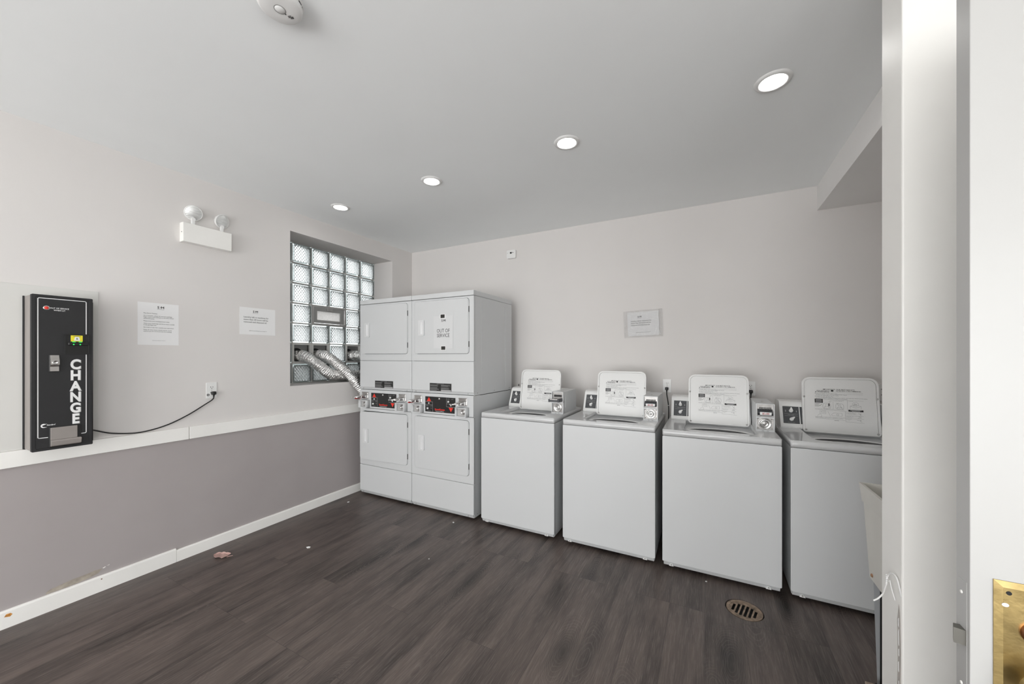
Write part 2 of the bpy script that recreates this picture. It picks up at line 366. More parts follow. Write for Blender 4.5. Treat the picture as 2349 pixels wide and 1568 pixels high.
        return s.merge(b, s._mi(m), xf)
    def line(s, pts, w, y=0.0, closed=False, m=None, xf=None):
        """Thin drawn line in the xz plane."""
        P = [Vector(p) for p in pts]
        if closed: P.append(P[0])
        b = bmesh.new()
        for a, c in zip(P, P[1:]):
            d = (c - a)
            if d.length < 1e-7: continue
            d.normalize(); n = Vector((-d.y, d.x)) * w / 2; e = d * w * 0.3
            q = [a - e + n, a - e - n, c + e - n, c + e + n]
            b.faces.new([b.verts.new((v.x, y, v.y)) for v in q])
        return s.merge(b, s._mi(m), xf)
    def build(s, name, material=None, parent=None, loc=None, rot=None, **props):
        me = bpy.data.meshes.new(name)
        s.bm.normal_update()
        s.bm.to_mesh(me); s.bm.free()
        for mm in (s.mats or [material]):
            me.materials.append(mm)
        o = bpy.data.objects.new(name, me); COL.objects.link(o)
        if parent is not None: o.parent = parent
        if loc is not None: o.location = loc
        if rot is not None: o.rotation_euler = rot
        for k, v in props.items(): o[k] = v
        return o

def rrect(x0, x1, z0, z1, r, n=6):
    if not isinstance(r, (tuple, list)): r = (r,) * 4      # bl, br, tr, tl
    out = []
    for (cx, cz, a0, rr) in ((x0 + r[0], z0 + r[0], 180, r[0]), (x1 - r[1], z0 + r[1], 270, r[1]), (x1 - r[2], z1 - r[2], 0, r[2]), (x0 + r[3], z1 - r[3], 90, r[3])):
        for k in range(n + 1):
            a = radians(a0 + 90 * k / n); out.append((cx + rr * cos(a), cz + rr * sin(a)))
    return out
def ell(cx, cy, rx, ry, n=40): return [(cx + rx * cos(2 * pi * i / n), cy + ry * sin(2 * pi * i / n)) for i in range(n)]
def thing(name, label, cat, loc=(0, 0, 0), rz=0.0, group=None):
    o = bpy.data.objects.new(name, None); COL.objects.link(o); o.empty_display_size = 0.1
    o.location = loc; o.rotation_euler = (0, 0, rz); o['label'] = label; o['category'] = cat
    if group: o['group'] = group
    return o
def tag(o, label, cat, group=None):
    o['label'] = label; o['category'] = cat
    if group: o['group'] = group
    return o
def struct(o): o['kind'] = 'structure'; return o
LW = pi / 2     # local frame for things on the left wall: x runs along +Y, -y points into the room

# ------------------------------------------------------------------ the room
H = 2.692; YF = -7.6; XR = 4.62
DR = (3.435, -1.094); DRR = 0.094
s_ = MB(); s_.flat([[(-0.02, YF - 0.1), (6.2, YF - 0.1), (6.2, 0.02), (-0.02, 0.02)], ell(DR[0], DR[1], DRR, DRR)], -0.03, 0.0, 'z', M['floor'])
struct(s_.build('floor'))
struct(MB().box(-0.35, 6.2, YF - 0.12, 0.12, H, H + 0.1).build('ceiling', M['ceiling']))
WY0, WY1, WZ0, WZ1 = -1.532, -0.327, 1.150, 2.518
wl = MB()
for a in ((YF, WY0, -0.0, H), (WY1, 0.0, 0.0, H), (WY0, WY1, 0.0, WZ0), (WY0, WY1, WZ1, H)):
    wl.box(-0.34, 0, a[0], a[1], a[2], a[3])
wl = struct(wl.build('wall_left', M['wall2']))
struct(MB().box(-0.34, XR + 0.1, 0, 0.1, 0, H).build('wall_back', M['wall']))
# right wall with the entrance and an added light opening, the stub beside the sink, the front wall with an added light opening
wr = MB(); DY0, DY1 = -3.46, -2.47
for a in ((DY1, 0, 0, H), (-3.74, DY0, 0, H), (YF, -6.36, 0, H), (-6.36, -3.74, 0, 0.32), (-6.36, -3.74, 1.98, H), (DY0, DY1, 2.16, H)): wr.box(XR, XR + 0.12, a[0], a[1], a[2], a[3])
struct(wr.build('wall_right', M['wall']))
hw = MB().box(XR + 0.12, 6.1, DY1 + 0.3, DY1 + 0.4, 0, H).box(XR + 0.12, 6.1, DY0 - 0.4, DY0 - 0.3, 0, H).box(6.1, 6.2, DY0 - 0.4, DY1 + 0.4, 0, H)
struct(hw.build('wall_hallway', M['wall']))
wf = MB()
for a in ((-0.3, 0.25, 0, H), (4.0, XR + 0.1, 0, H), (0.25, 4.0, 0, 0.04), (0.25, 4.0, 2.25, H)): wf.box(a[0], a[1], YF - 0.1, YF, a[2], a[3])
struct(wf.build('wall_front', M['wall']))
st = MB(); st.box(3.712, XR, -2.176, -2.044, 0, H, r=0.004)
st = struct(st.build('wall_stub', M['white_paint']))
struct(MB().box(3.984, XR, -2.04, 0, 2.507, H).build('trim_1', M['soffit']))   # boxed soffit along the right wall

# rail and baseboards
rl = MB(); rl.box(0, 0.016, -0.86 + 0.70, 0 - 0.0, 0.832, 0.917)
rl = MB()
for a, b_ in ((YF, -2.262), (-2.258, -0.001)): rl.box(-0.001, 0.017, a, b_, 0.832, 0.918, r=0.002)
struct(rl.build('trim_2', M['white_paint']))
bb = MB(); prof = [(0, 0), (0.014, 0), (0.014, 0.084), (0.012, 0.0905), (0.008, 0.0925), (0, 0.0925)]
for a, b_, kz in ((YF, -2.332, 1.0), (-2.330, -0.0, 0.86)):
    bb.prism([(p[0], p[1] * kz) for p in prof], a, b_, 'y')
bb = struct(bb.build('baseboard_left', M['white_paint']))
MB().poly([(0.0148, -3.043, 0.062), (0.0148, -3.024, 0.055), (0.0148, -3.016, 0.064), (0.0148, -3.022, 0.073), (0.0148, -3.036, 0.074)]).build('rust_spot', M['rustspot'], bb)
MB().cyl((0.0140, -2.69, 0.086 - 0.012), (0.0150, -2.69, 0.074), 0.0035, n=8).build('nail_hole', M['rust'], bb)
struct(MB().box(1.5, 3.98, -0.014, 0, 0, 0.09, r=0.002).build('baseboard_back', M['white_paint']))
# patch of peeled paint above the baseboard
pp = [(-2.903, 0.097), (-2.899, 0.108), (-2.885, 0.116), (-2.85, 0.121), (-2.80, 0.128), (-2.76, 0.129), (-2.71, 0.134), (-2.682, 0.131), (-2.69, 0.124), (-2.70, 0.112), (-2.73, 0.104), (-2.78, 0.098), (-2.84, 0.096)]
MB().prism([(p[0], p[1]) for p in pp], 0.0002, 0.0016, 'x').build('peeled_patch', M['plaster'], wl)
ch = MB().prism([(-2.683, 0.133), (-2.672, 0.137), (-2.668, 0.134), (-2.678, 0.129)], 0.0003, 0.002, 'x')
ch.prism([(-2.665, 0.138), (-2.652, 0.141), (-2.655, 0.138)], 0.0003, 0.002, 'x').build('paint_chip', M['white_paint'], wl)
# pale board screwed to the wall behind the change machine
struct(MB().box(0.0, 0.006, -3.62, -2.701, 0.9185, 1.801, r=0.001).build('trim_3', M['board_paint']))

# ------------------------------------------------------------------ glass block window
GX = -0.29
win = struct(MB().box(GX - 0.05, GX - 0.035, WY0, WY1, WZ0, WZ0 + 0.003).build('window_1', M['mortar']))
pitch = (WY1 - WY0) / 6; pz = (WZ1 - WZ0) / 7
gb = MB(); gr = MB()
for i in range(6):
    for j in range(7):
        y0 = WY0 + i * pitch; z0 = WZ0 + j * pz
        if j == 3 and i in (2, 3): continue
        if j == 1 and i in (1, 2, 4): continue
        g_ = 0.005
        # pressed face block: rim frame and a patterned face, hollow like the real block
        gb.flat([rrect(y0 + g_, y0 + pitch - g_, z0 + g_, z0 + pz - g_, 0.006, 2), rrect(y0 + g_ + 0.014, y0 + pitch - g_ - 0.014, z0 + g_ + 0.014, z0 + pz - g_ - 0.014, 0.01, 2)][::1], GX - 0.08, GX, 'x', M['rim'])
        gb.box(GX - 0.009, GX - 0.002, y0 + g_ + 0.0135, y0 + pitch - g_ - 0.0135, z0 + g_ + 0.0135, z0 + pz - g_ - 0.0135, m=M['block'])
gb.build('glass_blocks', None, win)
for i in range(7):
    y = WY0 + i * pitch
    for j in range(7):
        z0 = WZ0 + j * pz
        if j == 3 and i == 3: continue
        gr.box(GX - 0.078, GX - 0.003, y - 0.005, y + 0.005, z0, z0 + pz)
for j in range(8):
    z = WZ0 + j * pz
    gr.box(GX - 0.077, GX - 0.0022, WY0, WY1, z - 0.0052, z + 0.0052)
gr.build('grout_lines', M['mortar'], win)
# little hopper vent, two blocks wide
va, vb, vc, vd = WY0 + 2 * pitch + 0.003, WY0 + 4 * pitch - 0.003, WZ0 + 3 * pz + 0.003, WZ0 + 4 * pz - 0.003
v = MB().flat([rrect(va, vb, vc, vd, 0.002, 1), rrect(va + 0.014, vb - 0.014, vc + 0.012, vd - 0.012, 0.002, 1)], GX - 0.08, GX + 0.008, 'x')
v.build('vent_frame', M['alu'], win)
sa = MB().flat([rrect(va + 0.019, vb - 0.024, vc + 0.016, vd - 0.017, 0.002, 1), rrect(va + 0.055, vb - 0.062, vc + 0.045, vd - 0.048, 0.006, 3)], GX - 0.022, GX - 0.002, 'x', M['greymetal'])
sa.flat([rrect(va + 0.053, vb - 0.060, vc + 0.043, vd - 0.046, 0.006, 3), rrect(va + 0.057, vb - 0.064, vc + 0.047, vd - 0.050, 0.006, 3)], GX - 0.024, GX - 0.003, 'x', M['greymetal'])
sash = sa.build('vent_sash', None, win)
MB().box(GX - 0.02, GX - 0.014, va + 0.05, vb - 0.058, vc + 0.04, vd - 0.042).build('vent_pane', M['frost'], sash)
lt = MB().box(GX - 0.002, GX + 0.010, (va + vb) / 2 - 0.03, (va + vb) / 2 + 0.03, vd - 0.045, vd - 0.016, r=0.003)
lt.box(GX - 0.002, GX + 0.014, (va + vb) / 2 - 0.026, (va + vb) / 2 + 0.026, vd - 0.018, vd - 0.008, r=0.003)
lt.build('vent_latch', M['alu'], sash)
for i in (1, 2, 4):
    a, b_ = WY0 + i * pitch + 0.003, WY0 + (i + 1) * pitch - 0.003; c, d = WZ0 + pz + 0.003, WZ0 + 2 * pz - 0.003
    f = MB().flat([rrect(a, b_, c, d, 0.002, 1), rrect(a + 0.013, b_ - 0.013, c + 0.013, d - 0.013, 0.002, 1)], GX - 0.05, GX + 0.004, 'x', M['board_paint'])
    f.flat([rrect(a, b_, c, d, 0.002, 1), ell((a + b_) / 2 - 0.01, (c + d) / 2 - 0.01, 0.062, 0.062, 28)], GX - 0.078, GX - 0.073, 'x', M['greymetal'])
    f.box(GX - 0.1, GX - 0.095, a, b_, c, d, m=M['gap'])
    f.box(GX - 0.1, GX - 0.07, a, a + 0.005, c, d, m=M['gap'])
    f.build('duct_port', None, win)
# outside ground beyond the window
struct(MB().box(-9, -0.36, -8, 6, 1.02, 1.05).build('ground_outside', M['ground']))
struct(MB().box(-0.80, -0.74, -6, 4, 1.05, 1.345).build('sky_block_outside', M['ground']))  # added low barrier, keeps the sky from the bottom row of blocks

# ------------------------------------------------------------------ ducts
def rings(seed, amp=0.055, per=0.017):
    rnd = random.Random(seed); ph = [rnd.uniform(0, 6.28) for _ in range(6)]
    return lambda s, a: 1 + amp * sin(2 * pi * s / per) + 0.03 * sin(3 * a + s * 23 + ph[0]) + 0.03 * sin(5 * a - s * 41 + ph[1]) + 0.025 * sin(2 * a + s * 67 + ph[2])
def duct(pts, label, seed, r=0.052):
    o = MB().tube(pts, r, 28, rf=rings(seed), sub=34).build('exhaust_duct', M['foil'])
    tag(o, label, 'duct', 'foil exhaust ducts at the glass block window'); return o
duct([(-0.365, -1.245, 1.418), (-0.29, -1.24, 1.416), (-0.215, -1.225, 1.398), (-0.15, -1.16, 1.325), (-0.12, -1.06, 1.24), (-0.12, -0.93, 1.21), (-0.13, -0.80, 1.206), (-0.12, -0.62, 1.21), (-0.04, -0.45, 1.2)],
     'crinkled foil exhaust duct leaving the leftmost window port and sagging onto the sill', 1)
duct([(-0.365, -1.045, 1.420), (-0.28, -1.055, 1.424), (-0.19, -1.045, 1.412), (-0.11, -1.01, 1.36), (-0.05, -0.96, 1.285), (-0.008, -0.90, 1.205), (0.036, -0.835, 1.10), (0.038, -0.74, 0.99), (0.038, -0.60, 0.93), (0.038, -0.45, 0.90)],
     'crinkled foil exhaust duct from the second window port, dropping over the sill behind the dryers', 2, 0.050)
duct([(-0.365, -0.645, 1.418), (-0.27, -0.645, 1.42), (-0.17, -0.62, 1.415), (-0.11, -0.53, 1.38), (-0.04, -0.4, 1.34)],
     'short foil exhaust duct with a clamp band at the right window port', 3)
MB().lathe([(0.056, -0.006), (0.06, -0.005), (0.06, 0.005), (0.056, 0.006)], (-0.225, -0.636, 1.418), (1, 0.12, -0.03), 28).build('clamp_band', M['brushed'], bpy.data.objects['exhaust_duct.002'])

# ------------------------------------------------------------------ ceiling lights and smoke detector
for k, (x, y) in enumerate(((3.521, -1.45), (2.508, -1.416), (1.472, -1.402), (0.466, -1.384), (0.466, -4.3), (1.472, -4.3), (2.508, -4.3), (3.521, -4.3))):  # the row behind the camera is added as fill light
    lab = ['lit round recessed ceiling light nearest the doorway, largest of the four', 'lit round recessed ceiling light, second from the right, above the second washer',
           'lit round recessed ceiling light between the smoke detector and the stacked dryers', 'lit round recessed ceiling light closest to the glass block window',
           'added round ceiling light for fill, unseen behind the camera by the left wall', 'added round ceiling light for fill, unseen behind the camera, second from the left wall',
           'added round ceiling light for fill, unseen behind the camera, third from the left wall', 'added round ceiling light for fill, unseen behind the camera by the entrance'][k]
    t = thing('ceiling_light', lab, 'ceiling light', (x, y, H), 0, 'recessed ceiling lights')
    MB().lathe([(0.052, -0.001), (0.054, -0.007), (0.060, -0.009), (0.072, -0.006), (0.076, 0.0)], (0, 0, 0), (0, 0, 1), 40).build('trim_ring', M['plastic'], t)
    MB().lathe([(0.0, -0.0085), (0.03, -0.008), (0.053, -0.005)], (0, 0, 0), (0, 0, 1), 40).build('light_diffuser', M['lens'], t)

t = thing('smoke_detector', 'round white smoke detector on the ceiling at the top of the photo', 'smoke detector', (1.898, -2.7455, H))
MB().lathe([(0.074, 0.0), (0.074, -0.008), (0.070, -0.010), (0.070, -0.016), (0.0725, -0.018), (0.0705, -0.030), (0.067, -0.035), (0.061, -0.038), (0.03, -0.039), (0.0, -0.039)], (0, 0, 0), (0, 0, 1), 64).build('housing', M['plastic'], t)
MB().lathe([(0.0, -0.042), (0.014, -0.0415), (0.0165, -0.039)], (0, 0, 0), (0, 0, 1), 32).build('test_button', M['plastic'], t)
MB().lathe([(0.0165, -0.0393), (0.018, -0.0396), (0.0195, -0.0393)], (0, 0, 0), (0, 0, 1), 32).build('button_groove', M['greymetal'], t)
sl = MB()
for k in range(18):
    a = 2 * pi * k / 18
    sl.box(-0.008, 0.008, 0.0695, 0.0712, -0.0155, -0.0105, xf=Matrix.Rotation(a, 4, 'Z'))
sl.build('side_vents', M['gap'], t)
sv = MB(); QQ = Matrix.Translation((0.003, 0.036, 0)) @ Matrix.Rotation(radians(22), 4, 'Z')
for k, (wd, yy) in enumerate(((0.006, -0.006), (0.009, -0.001), (0.006, 0.004))):
    sv.box(-wd + k * 0.002, wd + k * 0.002, yy, yy + 0.002, -0.0397, -0.0385, xf=QQ)
sv.box(-0.0015, 0.0015, 0.018, 0.0225, -0.0402, -0.0385)
sv.build('sounder_slots', M['gap'], t)

# ------------------------------------------------------------------ stacked dryers
def coin_slide(parent, x, red, y0=-0.0):
    """chrome coin chute: wall plate, slide body and the tray that sticks out into the room"""
    o = MB(); z0, z1 = 0.982, 1.052
    o.box(x, x + 0.088, y0 - 0.006, y0, z0, z1, r=0.002)
    o.box(x + 0.008, x + 0.080, y0 - 0.03, y0 - 0.004, z0 + 0.008, z1 - 0.03, r=0.002)
    for k in range(5): o.box(x + 0.010, x + 0.078, y0 - 0.012, y0 - 0.004, z1 - 0.024 + k * 0.0045, z1 - 0.0215 + k * 0.0045)
    for xx in (x + 0.012, x + 0.070): o.box(xx, xx + 0.006, y0 - 0.075, y0 - 0.02, z0 + 0.018, z0 + 0.036, r=0.001)
    o.box(x + 0.012, x + 0.076, y0 - 0.07, y0 - 0.02, z0 + 0.020, z0 + 0.025)
    o.box(x + 0.018, x + 0.070, y0 - 0.055, y0 - 0.02, z0 + 0.025, z0 + 0.033, r=0.001)
    for xx in (x + 0.004, x + 0.084):
        for zz in (z0 + 0.006, z1 - 0.006): o.cyl((xx, y0 - 0.010, zz), (xx, y0 - 0.005, zz), 0.0035, n=8)
    sld = o.build('coin_slide', M['chrome'], parent)
    g = MB(); yy = y0 - 0.125
    for xx in (x + 0.016, x + 0.066): g.box(xx, xx + 0.005, yy, y0 - 0.055, z0 + 0.020, z0 + 0.030, r=0.001)
    g.box(x + 0.016, x + 0.071, yy + 0.028, yy + 0.034, z0 + 0.018, z0 + 0.034, r=0.001)
    g.box(x + 0.014, x + 0.073, y0 - 0.08, y0 - 0.07, z0 + 0.016, z0 + 0.036, r=0.001)
    g.box(x + 0.020, x + 0.067, yy + 0.04, y0 - 0.06, z0 + 0.019, z0 + 0.022)
    for k in range(4): g.cyl((x + 0.028 + k * 0.0105, yy + 0.055, z0 + 0.022), (x + 0.028 + k * 0.0105, yy + 0.055, z0 + 0.029), 0.0045, n=10)
    g.cyl((x + 0.016, yy, z0 + 0.025), (x + 0.004, yy - 0.018, z0 + 0.027), 0.0035, n=8)
    g.cyl((x + 0.071, yy, z0 + 0.025), (x + 0.080, yy - 0.012, z0 + 0.027), 0.0035, n=8)
    g.build('coin_tray', M['chrome'], sld)
    if red: MB().box(x + 0.012, x + 0.030, y0 - 0.105, y0 - 0.035, z0 + 0.006, z0 + 0.018, r=0.002).build('red_guard', M['redink'], sld)
    return sld
def lock_box(parent, x0, x1, z0=0.897, z1=0.973, dep=0.055, y0=0.0):
    b = MB(); t = 0.006
    b.flat([[(x0, z0), (x1, z0), (x1, z1), (x0, z1)], [(x0 + t, z0 + t), (x1 - t, z0 + t), (x1 - t, z1 - t), (x0 + t, z1 - t)]], y0 - dep, y0, 'y')
    c = b.build('coin_box', M['enamel'], parent)
    MB().box(x0 + t, x1 - t, y0 - dep * 0.45, y0 - 0.001, z0 + t, z1 - t).build('lock_plate', M['alu'], c)
    cx, cz = (x0 + x1) / 2 + 0.012, (z0 + z1) / 2
    yb = y0 - dep * 0.45
    MB().lathe([(0.024, 0.0), (0.024, 0.004), (0.018, 0.006), (0.016, 0.003), (0.011, 0.003), (0.011, 0.009), (0.004, 0.010), (0.004, 0.006), (0, 0.006)], (cx, yb, cz), (0, -1, 0), 28).build('lock', M['chrome'], c)
    return c
def door_part(parent, name, x0, x1, z0, z1, hz, ajar=0.0):
    e = MB(); th = 0.016
    # built from its hinge edge, the right side, so it can stand slightly ajar
    w_ = x1 - x0
    b = MB().flat([rrect(-w_, 0, 0, z1 - z0, 0.026, 6)], -th, 0.0, 'y')
    b.flat([rrect(-w_ + 0.004, -0.004, 0.004, z1 - z0 - 0.004, 0.024, 6)], -th - 0.003, -th + 0.001, 'y')
    d = b.build(name, M['enamel'], parent, (x1, 0.010, z0), (0, 0, ajar))
    a0 = -w_ + 0.050; zz = hz - z0; yf = -th - 0.003
    h = MB().flat([rrect(a0, a0 + 0.066, zz, zz + 0.142, 0.008, 3), rrect(a0 + 0.026, a0 + 0.056, zz + 0.014, zz + 0.128, 0.006, 3)], yf - 0.010, yf + 0.001, 'y')
    h.prism([(a0 + 0.022, yf - 0.009), (a0 + 0.036, yf - 0.0015), (a0 + 0.060, yf - 0.0005), (a0 + 0.060, yf + 0.001), (a0 + 0.022, yf + 0.001)], zz + 0.012, zz + 0.130, 'z')
    h.build('door_handle', M['handle'], d)
    for f in (0.17, 0.80): MB().box(-0.001, 0.003, -0.016, -0.006, (z1 - z0) * f - 0.025, (z1 - z0) * f + 0.025).build('hinge', M['gap'], d)
    return d

def stacked_dryer(x, label, ajar_up, ajar_lo, reds):
    W = 0.692; D = 0.70
    t = thing('stacked_dryer', label, 'dryer', (x, -0.86, 0), 0, 'stacked coin dryers')
    body = MB()
    body.box(0.003, W - 0.003, 0.018, D, 0.022, 1.070)
    body.box(0.001, W - 0.001, 0.018, D, 1.076, 1.936)
    for zz in (0.30, 0.88): body.box(W - 0.0032, W - 0.0018, 0.05, D - 0.05, zz, zz + 0.0015)
    body.box(W - 0.002, W + 0.0005, 0.13, 0.134, 1.11, 1.90); body.box(W - 0.002, W + 0.0005, 0.56, 0.563, 1.11, 1.90)
    body.build('cabinet_body', M['enamel'], t)
    gaps = MB(); gaps.box(0.012, W - 0.012, 0.0145, 0.0185, 0.05, 1.93); gaps.box(0.01, W - 0.01, 0.03, D - 0.01, 1.066, 1.08)
    gaps.build('shadow_gaps', M['gap'], t)
    # front frames round the two door openings
    for nm, z0, z1, a, b_ in (('lower_front_frame', 0.3145, 0.886, 0.378, 0.860), ('upper_front_frame', 1.370, 1.934, 1.434, 1.920)):
        f = MB().flat([rrect(0.0, W, z0, z1, 0.004, 2), rrect(0.0375, 0.6465, a, b_, 0.028, 6)], 0.0, 0.015, 'y')
        f.flat([rrect(0.003, W - 0.003, z0 + 0.003, z1 - 0.003, 0.004, 2), rrect(0.0335, 0.6505, a - 0.004, b_ + 0.004, 0.03, 6)], -0.0025, 0.001, 'y')
        f.build(nm, M['enamel'], t)
    MB().box(0.0, W, -0.003, 0.018, 0.050, 0.3115, r=0.004).build('lower_access_panel', M['enamel'], t)
    MB().box(0.0, W, -0.003, 0.018, 1.100, 1.3675, r=0.004).build('upper_access_panel', M['enamel'], t)
    k = MB().prism([(-0.003, 0.050), (0.012, 0.022), (0.018, 0.022), (0.018, 0.050)], 0.006, W - 0.006, 'x')
    k.build('kick_strip', M['enamel'], t)
    k = MB().prism([(-0.003, 1.100), (0.010, 1.078), (0.018, 1.078), (0.018, 1.100)], 0.0, W, 'x'); k.build('upper_lip', M['enamel'], t)
    def screw(prof_, o, d): MB().lathe(prof_, o, d, 10).build('screw', M['greymetal'], t)
    for xx in (0.045, W - 0.06):
        for zz in (0.034, 1.088): screw([(0.0, 0.006), (0.003, 0.0055), (0.0045, 0.003), (0.0045, 0.0)], (xx, 0.005, zz), (0, -1, 0.5))
    for yy in (0.06, 0.35, 0.65): screw([(0.0, 0.003), (0.004, 0.002), (0.0045, 0.0)], (W - 0.001, yy, 1.094), (1, 0, 0))
    screw([(0.0, 0.003), (0.004, 0.002), (0.0045, 0.0)], (W - 0.003, 0.06, 0.045), (1, 0, 0))
    MB().box(-0.001, W + 0.001, -0.004, D, 1.9385, 1.983, r=0.006, seg=3).build('top_panel', M['enamel'], t)
    # control fascia
    cp = MB(); cp.prism([(-0.006, 0.892), (-0.006, 1.066), (0.0, 1.074), (0.018, 1.074), (0.018, 0.892)], 0.0, W, 'x')
    cp.box(0.0, W, 0.018, 0.10, 0.894, 1.073)
    cp = cp.build('control_fascia', M['enamel'], t)
    pl = MB().box(0.166, 0.505, -0.0085, -0.0055, 0.908, 1.047, r=0.001).build('control_plate', M['black'], t)
    y = -0.0092
    MB().prism([(0.186, 1.004), (0.235, 1.004), (0.2105, 1.041)], y, y + 0.0005, 'y').build('up_arrow', M['red'], pl)
    MB().prism([(0.433, 0.958), (0.482, 0.958), (0.4575, 0.920)], y, y + 0.0005, 'y').build('down_arrow', M['red'], pl)
    g = MB()
    for z in (1.000, 0.972): g.line([(0.168, z), (0.252, z)], 0.0022, y)
    g.line([(0.252, 1.0), (0.254, 0.912)], 0.0022, y)
    g.line([(0.409, 1.043), (0.409, 0.966)], 0.0022, y)
    for z in (0.991, 0.964): g.line([(0.409, z), (0.500, z)], 0.0022, y)
    g.text('HIGH', 0.176, 0.958, 0.010, y, m=None); g.text('LOW', 0.226, 0.958, 0.010, y); g.text('TEMPERATURE', 0.190, 0.916, 0.006, y)
    g.text('N.D.', 0.228, 0.938, 0.010, y); g.text('HIGH', 0.418, 1.030, 0.010, y); g.text('LOW', 0.462, 1.030, 0.010, y)
    g.build('panel_lines', M['grey_line'], pl)
    MB().text('SpeedQueen', 0.334, 0.928, 0.0205, y, 'CENTER', 1.05, 0.03).build('red_lettering', M['red'], pl)
    MB().text('Commercial Dryer', 0.334, 0.914, 0.0125, y, 'CENTER', 1.0).build('white_lettering', M['white_ink'], pl)
    for bx, bz in ((0.2105, 0.986), (0.4575, 0.978)):
        MB().lathe([(0.0, 0.008), (0.005, 0.007), (0.0065, 0.003), (0.0065, 0)], (bx, -0.008, bz), (0, -1, 0), 16).build('push_button', M['plastic'], pl)
    for bx, bz in ((0.196, 0.938), (0.430, 1.010)):
        kn = MB().lathe([(0.0, 0.008), (0.007, 0.007), (0.009, 0.002), (0.009, 0)], (bx, -0.008, bz), (0, -1, 0), 18); kn.box(bx - 0.002, bx + 0.002, -0.022, -0.014, bz - 0.007, bz + 0.009, r=0.001)
        kn.build('selector_knob', M['plastic'], pl)
    MB().lathe([(0.0, 0.005), (0.008, 0.004), (0.010, 0.0)], (0.326, -0.008, 1.030), (0, -1, 0), 18).build('panel_lock', M['chrome'], pl)
    for i, xx in enumerate((0.040, 0.542)):
        coin_slide(t, xx, reds[i], -0.006)
    lock_box(t, 0.044, 0.148, y0=-0.006); lock_box(t, 0.537, 0.647, 0.892, 0.973, y0=-0.006)
    # caution label
    lb = MB().box(0.215, 0.460, -0.0042, -0.0030, 1.099, 1.171).build('caution_label', M['black'], t)
    lw = MB(); rnd = random.Random(3)
    lw.line([(0.216, 1.170), (0.459, 1.170), (0.459, 1.100), (0.216, 1.100)], 0.0016, -0.0046, True)
    lw.text('CAUTION', 0.335, 1.161, 0.008, -0.0046, 'CENTER', 2.2)
    for c0, c1, n in ((0.221, 0.320, 9), (0.345, 0.452, 7)):
        for q in range(n):
            if q == 3: continue
            lw.line([(c0, 1.155 - q * 0.006), (c1 - rnd.uniform(0, 0.03), 1.155 - q * 0.006)], 0.0018, -0.0046)
    lw.box(0.345, 0.454, -0.0048, -0.0042, 1.101, 1.113)
    lw.build('label_print', M['grey_line'], lb)
    door_part(t, 'upper_door', 0.041, 0.643, 1.437, 1.917, 1.603, ajar_up)
    door_part(t, 'lower_door', 0.041, 0.643, 0.381, 0.857, 0.546, ajar_lo)
    for xx in (0.06, W - 0.06):
        for yy in (0.08, D - 0.08):
            MB().cyl((xx, yy, 0), (xx, yy, 0.006), 0.02, n=16).cyl((xx, yy, 0.005), (xx, yy, 0.024), 0.008, n=10).build('foot', M['rubber'], t)
    return t
stacked_dryer(0.092, 'left white stacked coin dryer, its lower door hanging slightly open, beside the glass block window', radians(1.0), radians(3.3), (True, False))
stacked_dryer(0.789, 'right white stacked coin dryer with the out of service paper on its upper door', 0.0, 0.0, (True, False))

def sm_logo(mb, x, z, h, y, m=None):
    """the S.M letterhead mark: bold S, small diamond of dots, bold M"""
    mb.text('S', x - 1.02 * h, z, h * 1.38, y, 'LEFT', 1.0, 0.03, m=m)
    a, b_ = x + 0.16 * h, x + 1.24 * h; c = (a + b_) / 2
    mb.prism([(a, z), (a + 0.24 * h, z), (a + 0.24 * h, z + 0.62 * h), (c, z + 0.28 * h), (b_ - 0.24 * h, z + 0.62 * h), (b_ - 0.24 * h, z), (b_, z), (b_, z + h), (b_ - 0.22 * h, z + h), (c, z + 0.55 * h), (a + 0.22 * h, z + h), (a, z + h)], y - 0.0001, y, 'y', m=m)
    for dx, dz in ((-0.10, 0.5), (0.02, 0.62), (0.02, 0.38)): mb.prism([(x + (dx - 0.09) * h, z + dz * h), (x + dx * h, z + (dz - 0.09) * h), (x + (dx + 0.09) * h, z + dz * h), (x + dx * h, z + (dz + 0.09) * h)], y - 0.0001, y, 'y', m=m)

# out-of-service paper taped on the right dryer's upper door
t = thing('paper_notice', 'white OUT OF SERVICE paper taped to the upper door of the right dryer', 'notice', (1.163, -0.8705, 1.628))
MB().box(-0.108, 0.108, -0.0008, 0.0, -0.144, 0.146).build('sheet', M['oos'], t)
tx = MB(); tx.text('OUT OF', 0, -0.002, 0.046, -0.0012, 'CENTER', 0.85); tx.text('SERVICE', 0, -0.044, 0.046, -0.0012, 'CENTER', 0.85); sm_logo(tx, 0.002, 0.094, 0.020, -0.0012)
tx.build('lettering', M['ink'], t)
for dx, dz in ((-0.005, 0.142), (0.002, -0.142)):
    MB().box(dx - 0.030, dx + 0.030, -0.0016, -0.0009, dz - 0.02, dz + 0.02).build('clear_tape', M['paper'], t)
    MB().box(dx - 0.023, dx + 0.022, -0.0024, -0.0016, dz - 0.015, dz + 0.016).build('tape_square', M['blackpatch'], t)

